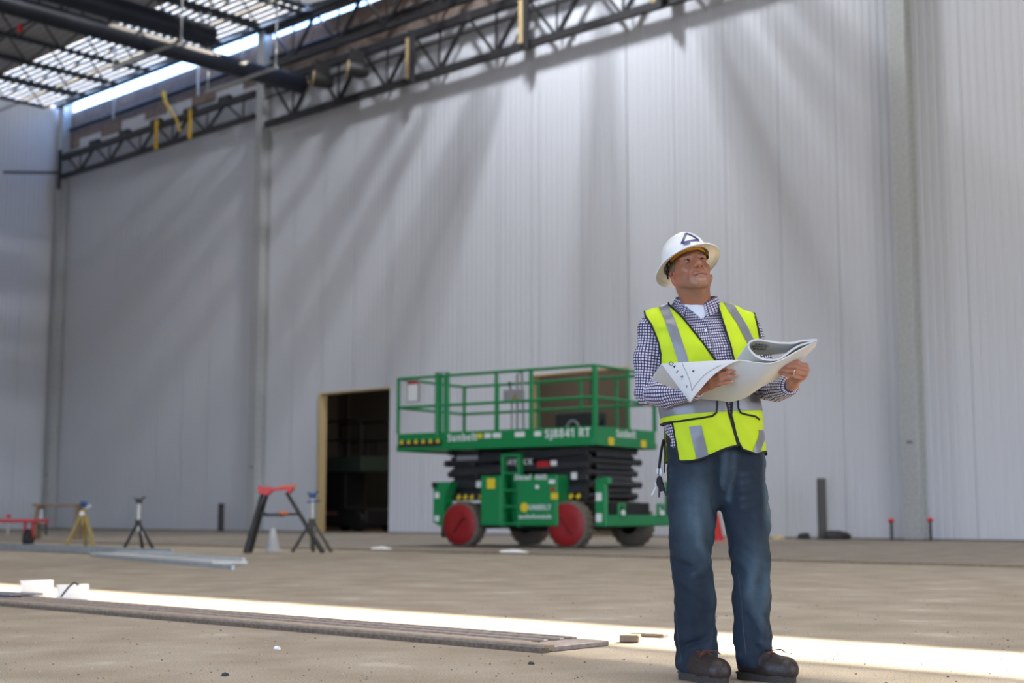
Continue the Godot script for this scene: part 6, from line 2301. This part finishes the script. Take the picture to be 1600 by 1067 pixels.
func build_hat(man: Node3D) -> void:
	var hb := HB * Basis(Vector3.BACK, 0.07) * Basis(Vector3.RIGHT, 0.07)
	var c := HC + HB * Vector3(0, 0.062, -0.010)
	var shell := func(a: float, e: float, out: float) -> Vector3:
		# e: 0 at the rim of the crown, 1 at its top
		var t := e * PI * 0.5
		var r := pow(cos(t), 0.8)
		var ridge := 0.004 * exp(-pow(sin(a) * 5.0, 2.0)) * sin(t)
		return c + hb * Vector3(sin(a) * (0.098 + out) * r, (0.116 + out + ridge) * pow(sin(t), 0.9), cos(a) * (0.120 + out) * r)
	var mb := MB.new()
	var na := 48
	var ne := 14
	for side in 2:
		var off := 0.0 if side == 0 else -0.0035
		for i in ne:
			for j in na:
				var q := []
				var w := []
				for k in [[j, i], [j + 1, i], [j + 1, i + 1], [j, i + 1]]:
					var a: float = TAU * k[0] / na
					var e: float = float(k[1]) / ne
					var p: Vector3 = shell.call(a, e, off)
					q.append(p)
					var d := p - c
					var l := hb.transposed() * d
					w.append((hb * Vector3(l.x / 0.0106, l.y / 0.0125, l.z / 0.0159)).normalized())
				if side == 0:
					mb.quadn(q[0], q[1], q[2], q[3], w[0], w[1], w[2], w[3])
				else:
					mb.quadn(q[3], q[2], q[1], q[0], -w[3], -w[2], -w[1], -w[0])
	var hat := obj("hard_hat", mb, M.hat, man)
	# full brim, drooping a little, wider in front
	mb = MB.new()
	var prof := [[0.0, 0.0], [0.25, -0.003], [0.6, -0.008], [0.92, -0.016], [1.0, -0.021], [0.985, -0.0245], [0.9, -0.0205], [0.6, -0.0125], [0.25, -0.0075], [0.0, -0.0045]]
	var rings := []
	for j in na + 1:
		var a := TAU * j / na
		var wd := 0.040 + 0.014 * pow(maxf(cos(a), 0.0), 2.0) + 0.010 * pow(maxf(-cos(a), 0.0), 2.0)
		var ring := []
		for p in prof:
			ring.append(c + hb * Vector3(sin(a) * (0.0975 + wd * p[0]), p[1], cos(a) * (0.1195 + wd * p[0])))
		rings.append(ring)
	for j in na:
		for i in prof.size() - 1:
			mb.quad(rings[j][i + 1], rings[j + 1][i + 1], rings[j + 1][i], rings[j][i])
	obj("brim", mb, M.hat, hat)
	# suspension band under the crown, orange in front
	mb = MB.new()
	var mb2 := MB.new()
	for j in 48:
		var a0 := TAU * j / 48.0
		var a1 := TAU * (j + 1) / 48.0
		var q := []
		for k in [[a0, -0.013], [a1, -0.013], [a1, 0.016], [a0, 0.016]]:
			q.append(c + hb * Vector3(sin(k[0]) * 0.082, k[1] + 0.006 * cos(k[0]), cos(k[0]) * 0.100 + 0.003))
		if cos((a0 + a1) / 2) > 0.05:
			mb.quad(q[0], q[1], q[2], q[3])
		else:
			mb2.quad(q[0], q[1], q[2], q[3])
	obj("sweat_band", mb, M.band, hat)
	for s in [-1.0, 1.0]:
		mb2.box(c + hb * Vector3(s * 0.086, -0.010, 0.03), Vector3(0.007, 0.018, 0.015), hb, 0.003)
		mb2.tube([c + hb * Vector3(s * 0.083, -0.012, -0.03), c + hb * Vector3(s * 0.080, -0.040, -0.055)], 0.004, 6)
	obj("suspension", mb2, M.piping, hat)
	# blue triangle and letters on the crown's front
	var front := func(u: float, v: float) -> Vector3:
		var e := v
		return shell.call(u, e, 0.0012)
	mb = MB.new()
	var tr := [[-0.42, 0.13], [0.40, 0.14], [-0.02, 0.42], [-0.42, 0.13]]
	for i in 3:
		for k in 8:
			var p: Vector2 = Vector2(tr[i][0], tr[i][1]).lerp(Vector2(tr[i + 1][0], tr[i + 1][1]), k / 8.0)
			var q: Vector2 = Vector2(tr[i][0], tr[i][1]).lerp(Vector2(tr[i + 1][0], tr[i + 1][1]), (k + 1) / 8.0)
			var a: Vector3 = front.call(p.x, p.y)
			var b: Vector3 = front.call(q.x, q.y)
			mb.bar(a, b + (b - a) * 0.12, 0.011, 0.0010, (a + b) / 2 - c)
	obj("logo", mb, M.logo, hat)
	var lp: Vector3 = front.call(-0.24, 0.075)
	var nz := (lp - c).normalized()
	var bx := hb.y.cross(nz).normalized()
	var o := put("lettering", text_mesh("AWS", 0.011, 0.001), M.logo, hat, lp + nz * 0.001)
	o.basis = Basis(bx, nz.cross(bx), nz)

func build_belt(man: Node3D) -> void:
	var mb := MB.new()
	var pts := []
	for k in 33:
		var a := TAU * k / 32
		var u := 0.194 * cos(a)
		var w := 0.137 * sin(a)
		pts.append(Vector3(-0.061 + u * cos(YAW) + w * sin(YAW), 0.972, -u * sin(YAW) + w * cos(YAW)))
	for k in 32:
		mb.bar(pts[k], pts[k + 1], 0.008, 0.036)
	obj("belt", mb, mat(lin(0.02, 0.010, 0.007), 0.45), man)

func man_space(p: Vector3) -> Vector3:
	return MAN_AT + Basis(Vector3.UP, deg_to_rad(34.6)) * p

func build_keys() -> void:
	var t := thing("key_bunch", "black bunch of keys hanging from the man's belt at his right hip", "keys", man_space(Vector3(-0.281, 0.80, 0.05)), deg_to_rad(34.6))
	var mb := MB.new()
	mb.tube([Vector3(0.016, 0.165, -0.03), Vector3(0.008, 0.12, 0.0), Vector3(0.0, 0.06, 0.01), Vector3(-0.004, 0.02, 0.01)], 0.006, 6)
	mb.tube([Vector3(0.02, 0.165, -0.03), Vector3(0.022, 0.10, 0.0), Vector3(0.02, 0.03, 0.01)], 0.003, 6)
	obj("strap", mb, M.piping, t)
	mb = MB.new()
	mb.box(Vector3(0, 0.035, 0.01), Vector3(0.026, 0.03, 0.01), Basis.IDENTITY, 0.003)
	obj("clip", mb, M.sheet, t)
	mb = MB.new()
	mb.ball(Vector3(0.0, -0.008, 0.012), Vector3(0.014, 0.026, 0.011), 12)
	mb.box(Vector3(0.008, -0.03, 0.016), Vector3(0.024, 0.03, 0.012), Basis(Vector3.BACK, 0.3), 0.004)
	obj("fob", mb, M.piping, t)
	for k in 3:
		mb = MB.new()
		var b := Basis(Vector3.BACK, -0.5 + k * 0.45)
		mb.box(Vector3(0, 0, 0.01 - k * 0.006) + b * Vector3(0, -0.045, 0), Vector3(0.008, 0.05, 0.002), b, 0.0008)
		mb.lathe([Vector2(0, -0.001), Vector2(0.011, -0.001), Vector2(0.011, 0.001), Vector2(0, 0.001)], Vector3(0, 0, 0.01 - k * 0.006) + b * Vector3(0, -0.018, 0), b * Basis(Vector3.RIGHT, PI / 2), 12)
		obj("key", mb, M.steel_dark if k else M.sheet, t)

# ---------------------------------------------------------------- the drawing set in his hands
func curve_at(c: Array, t: float) -> Vector3:
	var x := clampf(t, 0.0, 1.0) * (c.size() - 1)
	var i := mini(int(x), c.size() - 2)
	var f := x - i
	var p0: Vector3 = c[maxi(i - 1, 0)]
	var p3: Vector3 = c[mini(i + 2, c.size() - 1)]
	return (c[i] as Vector3).cubic_interpolate(c[i + 1], p0, p3, f)

# a sheet of the given thickness through a grid of points; its top is on the side of n
func sheet(mb: MB, G: Array, thick: float) -> void:
	var r := G.size()
	var c: int = G[0].size()
	var nn := []
	for i in r:
		var row := []
		for j in c:
			var du: Vector3 = G[i][mini(j + 1, c - 1)] - G[i][maxi(j - 1, 0)]
			var dv: Vector3 = G[mini(i + 1, r - 1)][j] - G[maxi(i - 1, 0)][j]
			row.append(du.cross(dv).normalized())
		nn.append(row)
	var T := func(i: int, j: int, s: float) -> Vector3: return G[i][j] + nn[i][j] * thick * s
	for i in r - 1:
		for j in c - 1:
			mb.quadn(T.call(i, j, 0.5), T.call(i, j + 1, 0.5), T.call(i + 1, j + 1, 0.5), T.call(i + 1, j, 0.5), nn[i][j], nn[i][j + 1], nn[i + 1][j + 1], nn[i + 1][j])
			mb.quadn(T.call(i + 1, j, -0.5), T.call(i + 1, j + 1, -0.5), T.call(i, j + 1, -0.5), T.call(i, j, -0.5), -nn[i + 1][j], -nn[i + 1][j + 1], -nn[i][j + 1], -nn[i][j])
	for j in c - 1:
		mb.quad(T.call(0, j, -0.5), T.call(0, j + 1, -0.5), T.call(0, j + 1, 0.5), T.call(0, j, 0.5))
		mb.quad(T.call(r - 1, j + 1, -0.5), T.call(r - 1, j, -0.5), T.call(r - 1, j, 0.5), T.call(r - 1, j + 1, 0.5))
	for i in r - 1:
		mb.quad(T.call(i + 1, 0, -0.5), T.call(i, 0, -0.5), T.call(i, 0, 0.5), T.call(i + 1, 0, 0.5))
		mb.quad(T.call(i, c - 1, -0.5), T.call(i + 1, c - 1, -0.5), T.call(i + 1, c - 1, 0.5), T.call(i, c - 1, 0.5))

func build_drawings() -> void:
	var near_edge := [
		Vector3(-0.2563, 1.2470, 0.330), Vector3(-0.1833, 1.2498, 0.340), Vector3(-0.0887, 1.2498, 0.350), Vector3(-0.0146, 1.2481, 0.355),
		Vector3(0.0592, 1.2538, 0.360), Vector3(0.1078, 1.2450, 0.365), Vector3(0.1686, 1.2411, 0.370), Vector3(0.2175, 1.2576, 0.370),
		Vector3(0.2671, 1.2852, 0.360), Vector3(0.3093, 1.3080, 0.350), Vector3(0.3443, 1.3261, 0.340),
	]
	var belly_edge := [
		Vector3(-0.2977, 1.1951, 0.270), Vector3(-0.2310, 1.1663, 0.240), Vector3(-0.1693, 1.1433, 0.200), Vector3(-0.1141, 1.1236, 0.180),
		Vector3(-0.0381, 1.1150, 0.180), Vector3(0.0125, 1.1093, 0.180), Vector3(0.0707, 1.1257, 0.190), Vector3(0.1291, 1.1624, 0.200),
		Vector3(0.1892, 1.1929, 0.220), Vector3(0.2586, 1.2396, 0.250), Vector3(0.3414, 1.3108, 0.300),
	]
	var flap_right := [
		Vector3(0.0591, 1.2557, 0.366), Vector3(0.0197, 1.2432, 0.372), Vector3(-0.0150, 1.2234, 0.376), Vector3(-0.0497, 1.1987, 0.380),
		Vector3(-0.0797, 1.1690, 0.382), Vector3(-0.1097, 1.1346, 0.382), Vector3(-0.1298, 1.1102, 0.380), Vector3(-0.1449, 1.0908, 0.376),
	]
	var flap_left := [
		Vector3(-0.2559, 1.2488, 0.337), Vector3(-0.1449, 1.0908, 0.376),
	]
	var roll := [
		Vector3(0.3456, 1.3309, 0.345), Vector3(0.2862, 1.3266, 0.355), Vector3(0.2533, 1.3188, 0.360), Vector3(0.2039, 1.3197, 0.360),
		Vector3(0.1658, 1.3259, 0.360), Vector3(0.1273, 1.3331, 0.360), Vector3(0.0999, 1.3306, 0.360), Vector3(0.0844, 1.3184, 0.360),
		Vector3(0.0870, 1.2986, 0.360), Vector3(0.1041, 1.2768, 0.365), Vector3(0.1313, 1.2593, 0.368), Vector3(0.1639, 1.2528, 0.370),
		Vector3(0.1939, 1.2551, 0.370), Vector3(0.2217, 1.2702, 0.368), Vector3(0.2527, 1.2942, 0.360), Vector3(0.2859, 1.3116, 0.355),
		Vector3(0.3342, 1.3254, 0.347),
	]
	var back_shift := Vector3(-0.0411, -0.0372, -0.2)
	var t := thing("drawing_set", "large set of paper drawings held open in the man's hands, one end rolled over", "drawings", MAN_AT, deg_to_rad(34.6))
	# the pages that lie open: their backs face the camera
	var mb := MB.new()
	var G := []
	for i in 13:
		var v := i / 12.0
		var row := []
		for j in 41:
			var u := j / 40.0
			var a := curve_at(near_edge, u)
			var b := curve_at(belly_edge, u)
			var m := (a + b) * 0.5 + Vector3(0, -0.016, 0.022) * sin(PI * clampf(u * 1.02, 0, 1))
			row.append(a.lerp(m, v).lerp(m.lerp(b, v), v))
		G.append(row)
	sheet(mb, G, 0.005)
	obj("open_pages", mb, M.paper, t)
	# top page folded over towards the camera on the left
	mb = MB.new()
	G = []
	for i in 13:
		var v := i / 12.0
		var row := []
		var l := curve_at(flap_left, v)
		var r := curve_at(flap_right, v)
		for j in 13:
			var u := j / 12.0
			row.append(l.lerp(r, u) + Vector3(0, 0, 0.012 * sin(PI * u) * (1.0 - v * 0.5)))
		G.append(row)
	sheet(mb, G, 0.0012)
	var flap := obj("folded_page", mb, M.paper, t)
	# its printed frame, title strip and lettering
	var on := func(u: float, v: float) -> Vector3:
		var l := curve_at(flap_left, v)
		var r := curve_at(flap_right, v)
		return l.lerp(r, u) + Vector3(0, 0, 0.012 * sin(PI * u) * (1.0 - v * 0.5) + 0.0012)
	for ln in [[[0.26, 0.02], [0.30, 0.2], [0.37, 0.4], [0.48, 0.62], [0.55, 0.70]], [[0.55, 0.70], [0.70, 0.52], [0.80, 0.36], [0.88, 0.2]]]:
		mb = MB.new()
		for i in ln.size() - 1:
			for k in 4:
				var p := Vector2(ln[i][0], ln[i][1]).lerp(Vector2(ln[i + 1][0], ln[i + 1][1]), k / 4.0)
				var q := Vector2(ln[i][0], ln[i][1]).lerp(Vector2(ln[i + 1][0], ln[i + 1][1]), (k + 1) / 4.0)
				mb.bar(on.call(p.x, p.y), on.call(q.x, q.y), 0.0011, 0.0006, Vector3.BACK)
		obj("printed_line", mb, M.ink, flap)
	var words := [["CIVIL", 0.13, 0.07, 0.015], ["SITE", 0.17, 0.28, 0.011], ["PLAN", 0.23, 0.42, 0.011], ["A 1", 0.32, 0.58, 0.012]]
	for wd in words:
		var p: Vector3 = on.call(wd[1], wd[2])
		var e: Vector3 = (on.call(wd[1] + 0.02, wd[2] + 0.06) - p).normalized()
		var z := Vector3(0, -0.05, 1).normalized()
		e = (e - z * e.dot(z)).normalized()
		var o := put("lettering", text_mesh(wd[0], wd[3], 0.0006), M.ink, flap, p + e * 0.012)
		o.basis = Basis(e, z.cross(e), z)
	mb = MB.new()
	for k in [[0.14, 0.16, 0.012], [0.30, 0.47, 0.011]]:
		var p: Vector3 = on.call(k[1], k[0])
		mb.prism(PackedVector2Array([Vector2(-0.5, -0.4), Vector2(0.5, -0.4), Vector2(0, 0.5)]), 0.0, 0.0006, p, Basis(Vector3.BACK, -0.9).scaled(Vector3(k[2], k[2], 1)))
	obj("printed_mark", mb, M.ink, flap)
	# the pages rolled over into a loop on the right
	mb = MB.new()
	G = []
	for i in 7:
		var v := i / 6.0
		var row := []
		for j in 65:
			var u := j / 64.0
			row.append(curve_at(roll, u) + back_shift * v * (0.35 + 0.65 * sin(PI * u)))
		G.append(row)
	sheet(mb, G, 0.0075)
	var rolled := obj("rolled_pages", mb, M.paper, t)
	# print on the inside of the loop
	var inside := func(u: float, v: float) -> Vector3:
		return curve_at(roll, u) + back_shift * v * (0.35 + 0.65 * sin(PI * u))
	var i2 := 0
	for wd in [["FACILITY", 0.014, 0.22], ["COMMISSION", 0.011, 0.36], ["PLANS", 0.018, 0.54]]:
		var p: Vector3 = inside.call(0.262, wd[2])
		var ex: Vector3 = (inside.call(0.24, wd[2]) - inside.call(0.36, wd[2])).normalized()
		var ey: Vector3 = (inside.call(0.30, wd[2] - 0.1) - inside.call(0.30, wd[2] + 0.1)).normalized()
		var ez := ex.cross(ey).normalized()
		ey = ez.cross(ex)
		var o := put("lettering", text_mesh(wd[0], wd[1], 0.0006), M.ink, rolled, p + ez * 0.0046)
		o.basis = Basis(ex, ey, ez)
		i2 += 1
